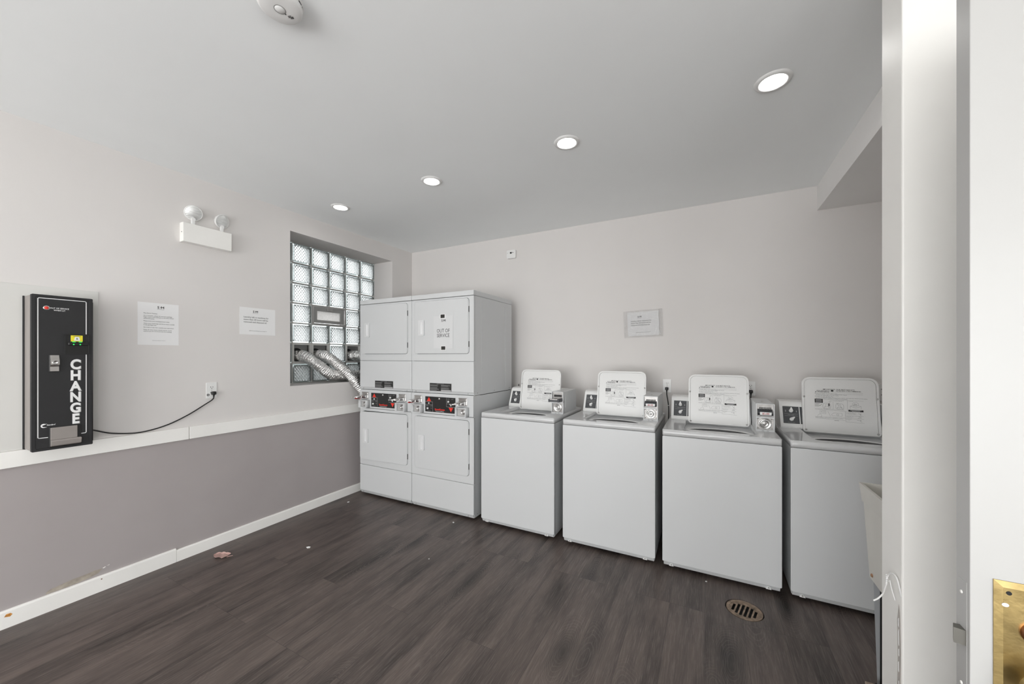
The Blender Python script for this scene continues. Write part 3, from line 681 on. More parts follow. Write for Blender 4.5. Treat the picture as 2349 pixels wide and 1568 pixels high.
# ------------------------------------------------------------------ washers
def lid_print():
    """warnings and drawings printed inside the lid; w 0.39, h 0.365, origin bottom left, facing -y"""
    W, Hh = 0.39, 0.365; mb = MB(); A = M['ink']; G = M['ink_grey']
    X_ = lambda u: u * W; Z_ = lambda v: (1 - v) * Hh
    def T(s, u, v, sz, bold=0.0, al='LEFT', sx=1.25, m=G): mb.text(s, X_(u), Z_(v), sz, 0, al, sx, bold, m=m, res=1)
    T('IMPORTANT!  FOR BEST RESULTS', .50, .225, .0098, .015, 'CENTER', 1.12, A)
    T('HIGH EFFICIENCY', .295, .248, .0086, .015, 'CENTER', 1.02, A); T('DETERGENT IS RECOMMENDED.', .63, .248, .0086, .015, 'CENTER', 1.02, A)
    mb.prism(ell(X_(.415), Z_(.239), .0075, .0055, 16), -0.0001, 0.0, 'y', m=A)
    mb.prism([(X_(.183), Z_(.272)), (X_(.205), Z_(.272)), (X_(.194), Z_(.256))], -0.0001, 0, 'y', m=A)
    T('WARNING', .215, .272, .0098, .02, sx=1.3, m=A)
    L_ = lambda p, w=.0008: mb.line([(X_(a), Z_(b)) for a, b in p], w, 0, m=G)
    L_([(.18, .255), (.81, .27)][::1]); L_([(.46, .295), (.81, .295)])
    for i, s in enumerate(('Moving parts hazards, can cause serious injury.', '   DO NOT reach into washer until all moving parts have stopped.', '   DO NOT let children play on or in the washer.', 'Fire hazard. To reduce the risk of fire:',
                           '   DO NOT put flammable liquids, cleaning solvents or articles soiled with these substances in the washer.', '   DO NOT use washer if vegetable or cooking oil is in the washer.')):
        T(s, .18, .296 + i * .0185, .0062, .012, sx=1.0)
    mb.box(X_(.175), X_(.285), -0.0001, 0, Z_(.465), Z_(.393), m=A)
    for k in range(4): mb.line([(X_(.19), Z_(.407 + k * .015)), (X_(.27), Z_(.407 + k * .015))], .0012, -0.0003, m=M['paper'])
    L_([(.285, .395), (.81, .405)])
    for k in range(6): L_([(.175, .475 + k * .011), (.245 - (k % 3) * .01, .475 + k * .011)], .0012)
    L_([(.27, .49), (.25, .51), (.235, .52)], .0018)
    # agitator drawings
    for cu, cv in ((.335, .515), (.505, .515)):
        mb.line([(a, b) for a, b in rrect(X_(cu - .052), X_(cu + .052), Z_(cv + .058), Z_(cv - .05), .014, 4)], .001, 0, True, m=G)
        mb.line(ell(X_(cu), Z_(cv + .03), .014, .006, 14), .0008, 0, True, m=G)
        L_([(cu - .03, cv + .035), (cu - .012, cv - .01), (cu - .012, cv - .035), (cu + .012, cv - .035), (cu + .012, cv - .01), (cu + .03, cv + .035)])
    mb.prism(ell(X_(.365), Z_(.495), .0035, .011, 12), -0.0001, 0, 'y', m=A)
    L_([(.365, .45), (.375, .425), (.40, .415), (.39, .44), (.37, .455)]); L_([(.42, .40), (.42, .575)]); L_([(.605, .40), (.605, .59)])
    T('2. Load clothes loosely', .43, .415, .0055, sx=1.0); T('into the wash tub.', .44, .428, .0055, sx=1.0); T('3. Close lid.', .615, .42, .0055, sx=1.0)
    L_([(.49, .45), (.475, .49), (.50, .50), (.53, .54), (.49, .55)]); L_([(.46, .47), (.47, .455), (.48, .47)])
    # washer with open lid
    L_([(.64, .50), (.71, .53), (.78, .50), (.71, .475), (.64, .50), (.64, .545)]); L_([(.78, .50), (.78, .545)])
    L_([(.665, .49), (.68, .44), (.72, .425), (.75, .455), (.745, .485)]); mb.line(ell(X_(.705), Z_(.495), .009, .004, 12), .0009, 0, True, m=G)
    L_([(.685, .48), (.70, .455), (.715, .47), (.73, .46)], .0014)
    mb.box(X_(.615), X_(.805), -0.0001, 0, Z_(.598), Z_(.565), m=A); mb.line([(X_(.64), Z_(.575)), (X_(.78), Z_(.575))], .0014, -0.0003, m=M['paper']); mb.line([(X_(.66), Z_(.588)), (X_(.76), Z_(.588))], .0014, -0.0003, m=M['paper'])
    T('4. Set wash temperature dial on left hand. Select desired setting.', .175, .578, .0058, sx=1.0)
    L_([(.175, .583), (.60, .60)]); L_([(.575, .60), (.575, .78)])
    L_([(.24, .605), (.32, .605), (.32, .655), (.24, .655), (.24, .605)]); L_([(.255, .615), (.305, .615), (.305, .635), (.255, .635), (.255, .615)])
    L_([(.205, .70), (.235, .665), (.255, .672), (.265, .70), (.25, .715)]); L_([(.345, .61), (.38, .70)])
    L_([(.40, .69), (.395, .665), (.425, .635), (.53, .635), (.53, .69), (.40, .69)]); mb.line(ell(X_(.475), Z_(.665), .006, .006, 10), .001, 0, True, m=G)
    for i, s in enumerate(('5. To start, place coins', 'in coin slots. If slots', 'are filled push slide in.')): T(s, .585, .618 + i * .014, .0056, sx=1.0)
    L_([(.74, .62), (.76, .635), (.775, .625), (.76, .65), (.78, .665)], .0012); L_([(.575, .672), (.805, .672)])
    T('Select slide into', .585, .69, .0056, sx=1.0); T('the full slots.', .585, .704, .0056, sx=1.0); L_([(.74, .69), (.76, .68), (.775, .70), (.75, .705), (.73, .71)], .0012)
    L_([(.575, .72), (.805, .72)]); T('Push button', .585, .735, .0056, sx=1.0); T('to start.', .585, .749, .0056, sx=1.0); L_([(.72, .74), (.75, .745), (.77, .735), (.76, .76), (.78, .77)], .0012)
    L_([(.575, .78), (.81, .79)])
    T('Energy Saving Guide: A cold wash or rinse is recommended for most loads. Follow', .175, .72, .0050, .012, sx=.92)
    T('the fabric care labels for water temperature including delicates or synthetics.', .18, .735, .0050, .012, sx=.92)
    L_([(.175, .742), (.57, .757)])
    T('800736', .43, .775, .0068, .02, sx=1.1)
    return mb
LIDP = lid_print().build('lid_print'); LIDP_ME = LIDP.data; bpy.data.objects.remove(LIDP)

def washer(x, zt, label, slide_out, price):
    W = 0.656; D = 0.70
    t = thing('coin_washer', label, 'washing machine', (x, -0.86, 0), 0, 'top loading coin washers')
    MB().box(0.002, W - 0.002, 0.010, D, 0.05, zt - 0.044, r=0.002).box(0.006, W - 0.006, 0.02, D - 0.01, 0.024, 0.05).build('cabinet', M['enamel'], t)
    MB().flat([rrect(0.0, W, 0.050, zt - 0.0435, 0.005, 2)], -0.002, 0.012, 'y').flat([rrect(0.003, W - 0.003, 0.053, zt - 0.0465, 0.005, 2)], -0.004, 0.0, 'y').build('front_panel', M['enamel'], t)
    MB().prism([(-0.003, 0.050), (0.010, 0.024), (0.02, 0.024), (0.02, 0.050)], 0.008, W - 0.008, 'x').build('kick_strip', M['enamel'], t)
    for xx in (0.055, W - 0.065):
        n = MB()
        n.prism([(xx - 0.014, 0.026), (xx + 0.014, 0.026), (xx + 0.006, 0.040), (xx - 0.006, 0.040)], -0.002, 0.006, 'y', m=M['plastic'])
        n.lathe([(0.0, 0.004), (0.004, 0.003), (0.005, 0.0)], (xx, -0.002, 0.035), (0, -1, 0), 10, m=M['greymetal'])
        n.build('panel_clip', None, t)
    # top with the sunken lid well and the round tub opening
    z1 = zt; z0 = zt - 0.040
    well = rrect(0.125, 0.542, 0.075, 0.478, 0.035, 6)
    tp = MB().flat([rrect(-0.001, W + 0.001, -0.004, D, 0.012, 4), well], z0, z1 - 0.003, 'z')
    tp.flat([rrect(0.002, W - 0.002, -0.001, D - 0.003, 0.012, 4), rrect(0.122, 0.545, 0.072, 0.481, 0.037, 6)], z1 - 0.004, z1, 'z')
    hole = ell(0.335, 0.205, 0.192, 0.122, 48)
    wf_ = MB().flat([rrect(0.122, 0.545, 0.072, 0.481, 0.035, 6), hole], z0 + 0.001, z1 - 0.030, 'z')
    top = tp.build('washer_top', M['enamel_gloss'], t)
    wf_.build('lid_well', M['enamel_gloss'], top)
    MB().lathe([(1.0, 0.0), (1.03, 0.004), (1.07, 0.004)], (0.335, 0.205, z1 - 0.031), (0, 0, 1), 48, sx=0.192, sy=0.122).build('tub_rim', M['plastic'], top)
    MB().lathe([(1.0, 0.0), (0.985, -0.02), (0.98, -0.30), (0, -0.31)], (0.335, 0.205, z1 - 0.031), (0, 0, 1), 48, sx=0.192, sy=0.122).build('wash_tub', M['tubsteel'], top)
    # control hood
    hz = zt - 0.002
    prof = [(0.462, hz), (0.458, hz + 0.012), (0.524, hz + 0.158), (0.536, hz + 0.170), (0.56, hz + 0.176), (0.66, hz + 0.176), (0.675, hz + 0.165), (0.685, hz)]
    hd = MB().prism(prof, 0.018, 0.542, 'x'); hood = hd.build('control_hood', M['plastic'], t)
    al = math.atan2(0.066, 0.146); S0 = Vector((0, 0.458, hz + 0.012))
    XF = Matrix.Translation(S0) @ Matrix.Rotation(-al, 4, 'X')      # local: x across, z up the slope, -y outwards
    fr = MB().flat([rrect(0.024, 0.530, 0.010, 0.152, 0.008, 3), rrect(0.034, 0.520, 0.018, 0.142, 0.004, 3)], -0.003, 0.0, 'y', xf=XF); fr.build('hood_bezel', M['plastic'], hood)
    a = MB().box(0.036, 0.126, -0.004, 0.001, 0.020, 0.140, r=0.001, xf=XF); a = a.build('dial_plate', M['grey_dark'], hood)
    b2 = MB().box(0.132, 0.518, -0.004, 0.001, 0.020, 0.140, r=0.001, xf=XF); b2.build('indicator_plate', M['grey_dark'], hood)
    pr = MB()
    for zz in (0.087, 0.073): pr.line([(0.044, zz), (0.118, zz)], 0.0016, -0.0046)
    pr.text('WASH TEMP', 0.08, 0.078, 0.0065, -0.0046, 'CENTER'); pr.text('WATER LEVEL', 0.08, 0.024, 0.0065, -0.0046, 'CENTER')
    pr.box(0.049, 0.053, -0.0048, -0.0044, 0.100, 0.114); pr.box(0.110, 0.114, -0.0048, -0.0044, 0.100, 0.112)
    for k in range(3):
        pr.line(rrect(0.146, 0.176, 0.030 + k * 0.028, 0.050 + k * 0.028, 0.002, 1), 0.0012, -0.0046, True); pr.box(0.158, 0.164, -0.0048, -0.0044, 0.037 + k * 0.028, 0.043 + k * 0.028)
    pr.text('WASH CYCLE', 0.144, 0.122, 0.008, -0.0046)
    pr.bm.transform(XF); pr.build('panel_print', M['grey_line'], hood)
    for zz, rr_ in ((0.108, 0.0), (0.048, 0.9)):
        k = MB().lathe([(0.0, 0.012), (0.010, 0.011), (0.012, 0.004), (0.012, 0)], (0, 0, 0), (0, -1, 0), 20)
        k.prism([(-0.010, -0.004), (0.010, -0.004), (0.003, 0.020), (-0.003, 0.020)], -0.020, -0.004, 'y')
        k.bm.transform(XF @ Matrix.Translation((0.082, -0.004, zz)) @ Matrix.Rotation(rr_, 4, 'Y')); k.build('control_knob', M['plastic'], hood)
    # open lid leaning back over the hood
    lx0, lw, lh = 0.140, 0.392, 0.366
    LX = Matrix.Translation((lx0, 0.452, zt - 0.016)) @ Matrix.Rotation(-radians(8.6), 4, 'X')
    out = rrect(0, lw, 0, lh, (0.016, 0.016, 0.046, 0.046), 6); inn = rrect(0.011, lw - 0.011, 0.010, lh - 0.011, (0.010, 0.010, 0.038, 0.038), 6)
    ld = MB().flat([out], 0.0, 0.012, 'y').flat([out, inn], -0.010, 0.0005, 'y'); ld.bm.transform(LX)
    lid = ld.build('lid', M['lid_enamel'], t)
    ip = MB().flat([rrect(0.013, lw - 0.013, 0.012, lh - 0.013, (0.010, 0.010, 0.036, 0.036), 6)], -0.004, 0.0, 'y')
    ip.bm.transform(LX); ip.build('lid_liner', M['lid_enamel'], lid)
    for xx, zz in ((0.010, lh * 0.64), (lw - 0.010, lh * 0.64), (0.015, 0.014), (lw - 0.015, 0.014)):
        sc = MB().lathe([(0.0, 0.004), (0.004, 0.0035), (0.0062, 0.001), (0.0062, 0)], (xx, -0.010, zz), (0, -1, 0), 14)
        sc.bm.transform(LX); sc.build('lid_screw', M['alu'], lid)
    po = bpy.data.objects.new('lid_print', LIDP_ME); COL.objects.link(po); po.parent = lid
    po.matrix_local = LX @ Matrix.Translation((0, -0.0046, 0))
    # coin meter case
    a, b_, y0, y1, c0, c1 = 0.548, 0.650, 0.215, 0.560, zt - 0.001, zt + 0.180
    mc = MB().box(a, b_, y0 + 0.032, y1, c0, c1, r=0.002)
    mid = c0 + 0.092; tk = 0.005
    for z_a, z_b in ((c0, mid), (mid, c1)):
        mc.flat([[(a, z_a), (b_, z_a), (b_, z_b), (a, z_b)], [(a + tk, z_a + (tk if z_a > c0 else 0.012)), (b_ - tk, z_a + (tk if z_a > c0 else 0.012)), (b_ - tk, z_b - tk), (a + tk, z_b - tk)]], y0, y0 + 0.033, 'y')
    mc.box(b_, b_ + 0.0015, y0 + 0.06, y0 + 0.16, c0 + 0.05, c1 - 0.03, r=0.0005)
    mc = mc.build('meter_case', M['enamel'], t)
    MB().box(a + tk, b_ - tk, y0 + 0.020, y0 + 0.0325, c0 + 0.01, c1 - tk).build('meter_plate', M['meterplate'], mc)
    lz = c0 + 0.050; lxc = (a + b_) / 2
    MB().lathe([(0.036, 0.0), (0.036, 0.006), (0.031, 0.008), (0.027, 0.003), (0.020, 0.003), (0.019, 0.011), (0.015, 0.013), (0.013, 0.007), (0.008, 0.007), (0.007, 0.012), (0, 0.012)], (lxc, y0 + 0.020, lz), (0, -1, 0), 32).build('round_lock', M['chrome'], mc)
    for xx in (a + 0.014, b_ - 0.014):
        for zz in (lz - 0.030, lz + 0.032): MB().lathe([(0.0, 0.004), (0.004, 0.003), (0.005, 0)], (xx, y0 + 0.020, zz), (0, -1, 0), 12).build('rivet', M['alu'], mc)
    for xx in (lxc - 0.012, lxc + 0.014): MB().box(xx - 0.006, xx + 0.006, y0 - 0.001, y0 + 0.001, c0 + 0.004, c0 + 0.008).build('slot', M['greymetal'], mc)
    MB().lathe([(0.0, 0.004), (0.006, 0.003), (0.008, 0)], (lxc - 0.005, y0 + 0.11, c1), (0, 0, 1), 12).build('rivet', M['alu'], mc)
    # coin slide
    yo = y0 - (0.085 if slide_out else 0.012)
    cs = MB().box(a + 0.010, b_ - 0.010, yo, y0 + 0.02, mid + 0.014, mid + 0.030, r=0.002)
    if slide_out:
        cs.box(a + 0.006, a + 0.018, yo, y0 + 0.02, mid + 0.012, mid + 0.036, r=0.002); cs.box(b_ - 0.018, b_ - 0.006, yo, y0 + 0.02, mid + 0.012, mid + 0.036, r=0.002)
    else:
        cs.prism([(yo, mid + 0.014), (yo, mid + 0.030), (y0 + 0.02, mid + 0.052), (y0 + 0.02, mid + 0.014)], a + 0.010, b_ - 0.010, 'x')
    cs = cs.build('coin_slide', M['grey_dark'], t)
    ct = MB()
    for k in range(8):
        xx = a + 0.020 + k * 0.0085
        ct.box(xx, xx + 0.0042, y0 + 0.008, y0 + 0.021, mid + 0.046, mid + 0.064, r=0.0008)
    ct.build('coin_slots', M['black'], mc)
    if slide_out: MB().box(a + 0.016, b_ - 0.020, yo + 0.004, y0, mid + 0.031, mid + 0.037, r=0.001).build('slide_bed', M['chrome'], cs)
    if price:
        pg = MB().box(a + 0.020, b_ - 0.018, yo - 0.003, yo, mid + 0.018, mid + 0.036, r=0.001).build('price_sticker', M['paper'], cs)
        MB().text('$2.00', lxc + 0.001, mid + 0.0215, 0.016, yo - 0.0035, 'CENTER', 1.05, 0.02).build('price', M['redink'], cs)
    for xx in (0.07, W - 0.07):
        for yy in (0.08, D - 0.08):
            MB().cyl((xx, yy, 0), (xx, yy, 0.006), 0.02, n=16).cyl((xx, yy, 0.005), (xx, yy, 0.026), 0.008, n=10).build('foot', M['rubber'], t)
    return t
washer(1.558, 0.941, 'white coin washer with open lid right beside the stacked dryers, its coin slide pulled out', True, False)
washer(2.284, 0.941, 'white coin washer with open lid, second in the row from the dryers', False, True)
washer(2.986, 0.928, 'white coin washer with open lid, third in the row, directly behind the floor drain', False, True)
washer(3.684, 0.927, 'white coin washer with open lid at the right end, partly hidden by the wall stub', False, False)

# ------------------------------------------------------------------ electrical outlets and cords
def outlet(x, z, lab, rz=0.0, loc=None, plug=False, group='duplex wall outlets'):
    t = thing('wall_outlet', lab, 'outlet', loc or (x, 0, z), rz, group)
    MB().box(-0.034, 0.034, -0.006, 0.0, -0.058, 0.058, r=0.002).build('cover_plate', M['plastic'], t)
    for dz in (0.02, -0.02):
        f = MB().flat([ell(0, dz, 0.0165, 0.0145, 24)], -0.008, -0.005, 'y').build('socket_face', M['plastic'], t)
        h = MB()
        for xx in (-0.0065, 0.0065): h.box(xx - 0.0012, xx + 0.0012, -0.0086, -0.0078, dz, dz + 0.009)
        h.lathe([(0.0, 0.0004), (0.0025, 0.0004)], (0, -0.0081, dz - 0.006), (0, -1, 0), 10); h.build('slots', M['gap'], f)
    MB().lathe([(0, 0.002), (0.003, 0.001), (0.0035, 0)], (0, -0.006, 0), (0, -1, 0), 10).build('plate_screw', M['alu'], t)
    return t
def plug(parent, dx, y, z):
    p = MB().box(dx - 0.013, dx + 0.013, y - 0.028, y, z - 0.014, z + 0.010, r=0.005, seg=2)
    p.cyl((dx, y - 0.014, z - 0.012), (dx, y - 0.014, z - 0.03), 0.007, 0.0045, n=10)
    return p
outlet(2.941, 1.154, 'white wall outlet with black plug between the second and third washers')
outlet(3.561, 1.156, 'white wall outlet with black plug partly hidden behind the third washer lid')
outlet(4.348, 1.158, 'white wall outlet at the far right behind the last washer')
def cord(name, lab, pts, px, pz, wallx=None, r=0.0042):
    c = MB(); c.tube(pts, r, 8, sub=10); c = tag(c.build(name, M['rubber']), lab, 'cord', 'black power cords')
    return c
c = cord('power_cord', 'black power cord plugged into the outlet between the second and third washers', [(2.939, -0.024, 1.118), (2.940, -0.024, 1.08), (2.952, -0.026, 1.0), (2.956, -0.03, 0.93), (2.952, -0.05, 0.7), (2.955, -0.06, 0.4), (2.96, -0.06, 0.05)], 0, 0)
plug(None, 2.939, -0.0085, 1.133).build('plug', M['rubber'], c)
MB().box(2.946, 2.964, -0.034, -0.022, 0.983, 0.988, r=0.001).build('cable_tie', M['plastic'], c)
c = cord('power_cord', 'black power cord plugged in behind the lid of the third washer', [(3.562, -0.024, 1.120), (3.562, -0.024, 1.07), (3.57, -0.03, 0.98), (3.60, -0.05, 0.8), (3.62, -0.06, 0.3), (3.62, -0.06, 0.05)], 0, 0)
plug(None, 3.562, -0.0085, 1.135).build('plug', M['rubber'], c)
cord('power_cord', 'thin black power cord in the gap between the right dryer and the first washer', [(1.498, -0.03, 1.12), (1.505, -0.05, 1.06), (1.512, -0.09, 1.0), (1.52, -0.1, 0.8), (1.52, -0.1, 0.1)], 0, 0, r=0.004)

# ------------------------------------------------------------------ left wall things
outlet(0, 0, 'white wall outlet with black plug above the rail on the left wall', LW, (0, -2.122, 1.163))
t = thing('power_cord', 'black power cord sagging along the rail from the left wall outlet to the change machine', 'cord', (0, -2.122, 1.163), LW, 'black power cords')
plug(None, 0.006, -0.0085, -0.018).build('plug', M['rubber'], t)
MB().tube([(0.006, -0.022, -0.045), (0.000, -0.020, -0.066), (-0.045, -0.016, -0.098), (-0.15, -0.014, -0.163), (-0.27, -0.014, -0.215), (-0.40, -0.024, -0.236), (-0.52, -0.024, -0.220), (-0.60, -0.024, -0.187), (-0.6405, -0.030, -0.170)], 0.0042, 8, sub=10).build('cable', M['rubber'], t)
MB().lathe([(0.004, 0.001), (0.0075, 0.001), (0.0085, 0)], (-0.022, -0.006, -0.032), (0, -1, 0), 20).build('round_sticker', M['ink'], t)

def wall_notice(loc, rz, w, h, lab, lines, foot, title=True, logo=(0.0, 0.4), sz=0.02, lead=0.03, x0=-0.1, z0=0.05):
    t = thing('paper_notice', lab, 'notice', loc, rz)
    MB().box(-w / 2, w / 2, -0.0012, 0.0, -h / 2, h / 2).build('sheet', M['paper'], t)
    k = MB(); z = z0
    for ln in lines:
        if ln: k.text(ln, x0, z, sz, -0.0016, 'LEFT', 1.0, 0.008, m=None)
        z -= lead if ln else lead * 0.62
    k.text(foot, 0, -h / 2 + 0.028, sz * 0.5, -0.0016, 'CENTER')
    k.build('lettering', M['ink'], t)
    lg = MB(); sm_logo(lg, logo[0], logo[1], logo[2], -0.0016); lg.line([(logo[0] - logo[2] * 1.1, logo[1] - logo[2] * 0.35), (logo[0] + logo[2] * 1.2, logo[1] - logo[2] * 0.35)], 0.0012, -0.0016)
    lg.build('letterhead_logo', M['ink'], t)
    return t
wall_notice((0, -2.420, 1.629), LW, 0.211, 0.278, 'square white letter to tenants on the left wall beside the change machine',
    ['Pine Grove Tenants,', '', 'As a reminder, please do not leave garbage', 'bags/ trash in the hallways as this does attract', 'unwanted pests.', '', 'Please keep your area/apartment clean.', '', 'Close your trash bags and throw them outside', 'in the garbage bins.', '',
     'No trash or any item outside your apartment.', '', 'Keep all entry doors closed and do not let', 'anyone you do not know into the building.'], 'S&M Property Management, Chicago, IL', logo=(0.008, 0.104, 0.0155), sz=0.0084, lead=0.0098, x0=-0.077, z0=0.066)
LA = ['Laundry left in machines for', 'more than 24 hours will be', 'removed and disposed of.']
wall_notice((0, -1.797, 1.696), LW, 0.272, 0.216, 'white laundry notice on the left wall beside the glass block window', LA, 'S&M Property Management, Chicago, IL', logo=(-0.022, 0.070, 0.0165), sz=0.0168, lead=0.0195, x0=-0.108, z0=0.026)
t = wall_notice((2.738, -0.004, 1.708), 0, 0.268, 0.215, 'laundry notice in a wrinkled clear sleeve on the back wall above the second washer', LA, 'S&M Property Management, Chicago, IL', logo=(-0.028, 0.058, 0.0145), sz=0.0158, lead=0.0185, x0=-0.105, z0=0.022)
t.rotation_euler = (0, radians(-2.0), 0)
sv = bmesh.new(); bmesh.ops.create_grid(sv, x_segments=60, y_segments=44, size=0.5); rnd = random.Random(5)
for v in sv.verts:
    x, z = v.co.x * 0.335, v.co.y * 0.245
    e = 0.0015 * sin(x * 90 + 3 * sin(z * 50)) + 0.0012 * sin(z * 120 + x * 40)
    if x > 0.13: e += 0.003 * sin(z * 260 + x * 90)
    v.co = Vector((x, -0.006 - abs(e), z))
for f in sv.faces: f.smooth = True
mb = MB(); mb.merge(sv); mb.build('plastic_sleeve', M['sleeve'], t)
mb = MB()
mb.tube([(0.138, -0.007, 0.115), (0.134, -0.008, 0.06), (0.137, -0.008, 0.0), (0.135, -0.008, -0.05), (0.142, -0.008, -0.09), (0.160, -0.008, -0.115)], 0.0022, 6)
mb.tube([(-0.155, -0.007, 0.02), (-0.162, -0.008, -0.02)], 0.0012, 6); mb.tube([(0.165, -0.007, 0.12), (0.166, -0.008, 0.02), (0.166, -0.008, -0.11)], 0.0012, 6)
mb.build('sleeve_crease', M['paper'], t)

# emergency light
t = thing('emergency_light', 'white twin-head emergency light high on the left wall', 'emergency light', (0, -2.162, 2.276), LW)
MB().box(-0.147, 0.150, -0.052, 0.0, -0.066, 0.066, r=0.002).build('battery_housing', M['white_paint'], t)
MB().cyl((-0.148, -0.03, 0.0), (-0.1465, -0.03, 0.0), 0.0035, n=10).build('housing_screw', M['gap'], t)
for sx, aim, dz in ((-0.082, Vector((-0.22, -1.0, -0.42)), 0.082), (0.095, Vector((0.30, -1.0, -0.30)), 0.078)):
    nk = MB().box(sx - 0.010, sx + 0.010, -0.036, -0.018, 0.066, 0.105, r=0.003); nk.cyl((sx, -0.038, 0.105), (sx, -0.016, 0.105), 0.012, n=16)
    nk = nk.build('lamp_neck', M['plastic'], t)
    a = aim.normalized(); c0 = Vector((sx, -0.035, 0.066 + dz)) - a * 0.02
    hd = MB().lathe([(0.0, -0.030), (0.022, -0.027), (0.040, -0.012), (0.050, 0.012), (0.053, 0.020), (0.050, 0.024), (0.046, 0.022)], c0, a, 36).build('lamp_head', M['plastic'], t)
    MB().lathe([(0.0475, 0.0225), (0.036, 0.027), (0.018, 0.030), (0.0, 0.031)], c0, a, 36).build('lamp_lens', M['lampglass'], hd)

# change machine
t = thing('change_machine', 'black wall-mounted change machine on the rail at the far left', 'change machine', (0.006, -2.981, 0.9195), LW)
W, Dp, Hh = 0.217, 0.156, 0.820
MB().box(0.004, W - 0.004, -Dp + 0.02, 0.0, 0.002, Hh - 0.002, r=0.002).build('case', M['tanmetal'], t)
MB().flat([rrect(0, W, 0, Hh, 0.004, 2), rrect(0.012, W - 0.014, 0.012, Hh - 0.012, 0.004, 2)], -Dp, -Dp + 0.026, 'y').box(0.0, W, -0.012, 0.0, 0.0, 0.004).box(-0.002, 0.004, -0.010, 0.0, 0.0, Hh, r=0.001).build('case_frame', M['black_matte'], t)
dr = MB().flat([rrect(0.013, W - 0.015, 0.013, Hh - 0.013, 0.004, 2)], -Dp + 0.002, -Dp + 0.012, 'y').build('front_door', M['black_matte'], t)
yf = -Dp + 0.0016
st_ = MB(); o = rrect(0.026, 0.194, 0.060, 0.798, 0.006, 3)
def arc(pts, w): st_.line(pts, w, yf)
arc([(0.054, 0.068), (0.025, 0.068), (0.021, 0.072), (0.021, 0.798), (0.025, 0.802), (0.188, 0.802), (0.192, 0.798), (0.192, 0.620)], 0.0035)
arc([(0.192, 0.505), (0.192, 0.072), (0.188, 0.068), (0.172, 0.068)], 0.0035)
st_.build('white_border', M['white_ink'], dr)
tt = MB(); tt.text('OUT OF SERVICE', 0.095, 0.7495, 0.0100, yf, 'CENTER', 0.88, 0.015); tt.text('WHEN LIT', 0.095, 0.7385, 0.0100, yf, 'CENTER', 0.88, 0.015)
tt.text('Standard', 0.050, 0.1300, 0.0105, yf, 'LEFT', 0.78, 0.015, shear=0.3)
tt.prism([(0.040 + 0.010 * cos(a), 0.131 + 0.011 * sin(a)) for a in [radians(q) for q in range(60, 300, 20)]] + [(0.052, 0.122), (0.038, 0.125), (0.035, 0.132), (0.052, 0.140)], yf - 0.0001, yf, 'y')
tt.build('small_lettering', M['white_ink'], dr)
MB().lathe([(0.008, 0.0005), (0.0115, 0.001), (0.012, 0)], (0.050, yf, 0.752), (0, -1, 0), 24).build('lamp_bezel', M['chrome'], dr)
MB().lathe([(0.0, 0.004), (0.006, 0.003), (0.008, 0)], (0.050, yf, 0.752), (0, -1, 0), 20).build('warning_lamp', M['red'], dr)
cl = MB(); cs_ = MB()
for i, ch in enumerate('CHANGE'):
    z = 0.428 - i * 0.0597
    cl.text(ch, 0.152, z, 0.072, yf - 0.001, 'CENTER', 0.76, 0.035, 0.001, res=4)
    cs_.text(ch, 0.1535, z - 0.002, 0.072, yf - 0.0002, 'CENTER', 0.79, 0.048, 0.0, res=4)
cl.build('large_lettering', M['white_ink'], dr); cs_.build('lettering_shadow', M['greymetal'], dr)
# bill acceptor
BZ = Matrix.Translation((0, 0, -0.027))
ba = MB().flat([rrect(0.112, 0.204, 0.535, 0.645, 0.002, 1), rrect(0.117, 0.204 - 0.004, 0.540, 0.640, 0.002, 1)], -Dp - 0.004, -Dp + 0.004, 'y').box(0.113, 0.203, -Dp - 0.0005, -Dp + 0.003, 0.537, 0.643)
ba.box(0.122, 0.198, -Dp - 0.014, -Dp, 0.583, 0.600, r=0.004).box(0.128, 0.192, -Dp - 0.020, -Dp, 0.596, 0.604, r=0.003)
ba.bm.transform(BZ); ba = ba.build('bill_acceptor', M['black'], t)
MB().box(0.134, 0.178, -Dp - 0.0035, -Dp - 0.0005, 0.577, 0.611, r=0.001).build('bill_sticker', M['yellow'], ba)
bi = MB().prism([(0.145, 0.609), (0.168, 0.609), (0.164, 0.630), (0.149, 0.630)], -Dp - 0.0042, -Dp - 0.0036, 'y', m=M['paper']).line([(0.143, 0.632), (0.170, 0.632)], 0.002, -Dp - 0.0044, m=M['ink']).text('B', 0.1565, 0.615, 0.012, -Dp - 0.0046, 'CENTER', 1, 0.03, m=M['ink'])
bi.bm.transform(BZ); bi.build('bill_picture', None, ba)
ld = MB()
for xx in (0.142, 0.166):
    ld.lathe([(0, 0.0015), (0.0025, 0.001), (0.003, 0)], (xx, -Dp - 0.0145, 0.588), (0, -1, 0), 12)
    ld.box(xx - 0.007, xx + 0.005, -Dp - 0.0213, -Dp - 0.0198, 0.600, 0.603)
ld.bm.transform(BZ); ld.build('led', M['led'], ba)
# lock escutcheon
MB().box(0.057, 0.094, -Dp - 0.003, -Dp + 0.002, 0.414, 0.505, r=0.002).build('lock_surround', M['black'], dr)
lk = MB().prism([(-Dp - 0.002, 0.417), (-Dp - 0.002, 0.502), (-Dp - 0.008, 0.502), (-Dp - 0.018, 0.474), (-Dp - 0.018, 0.452), (-Dp - 0.008, 0.441), (-Dp - 0.008, 0.417)], 0.060, 0.091, 'x').build('lock_housing', M['brushed'], t)
MB().lathe([(0.011, 0.0), (0.011, 0.003), (0.008, 0.004), (0.006, 0.001), (0, 0.001)], (0.0755, -Dp - 0.0175, 0.463), (0, -1, 0), 24).build('key_cylinder', M['chrome'], lk)
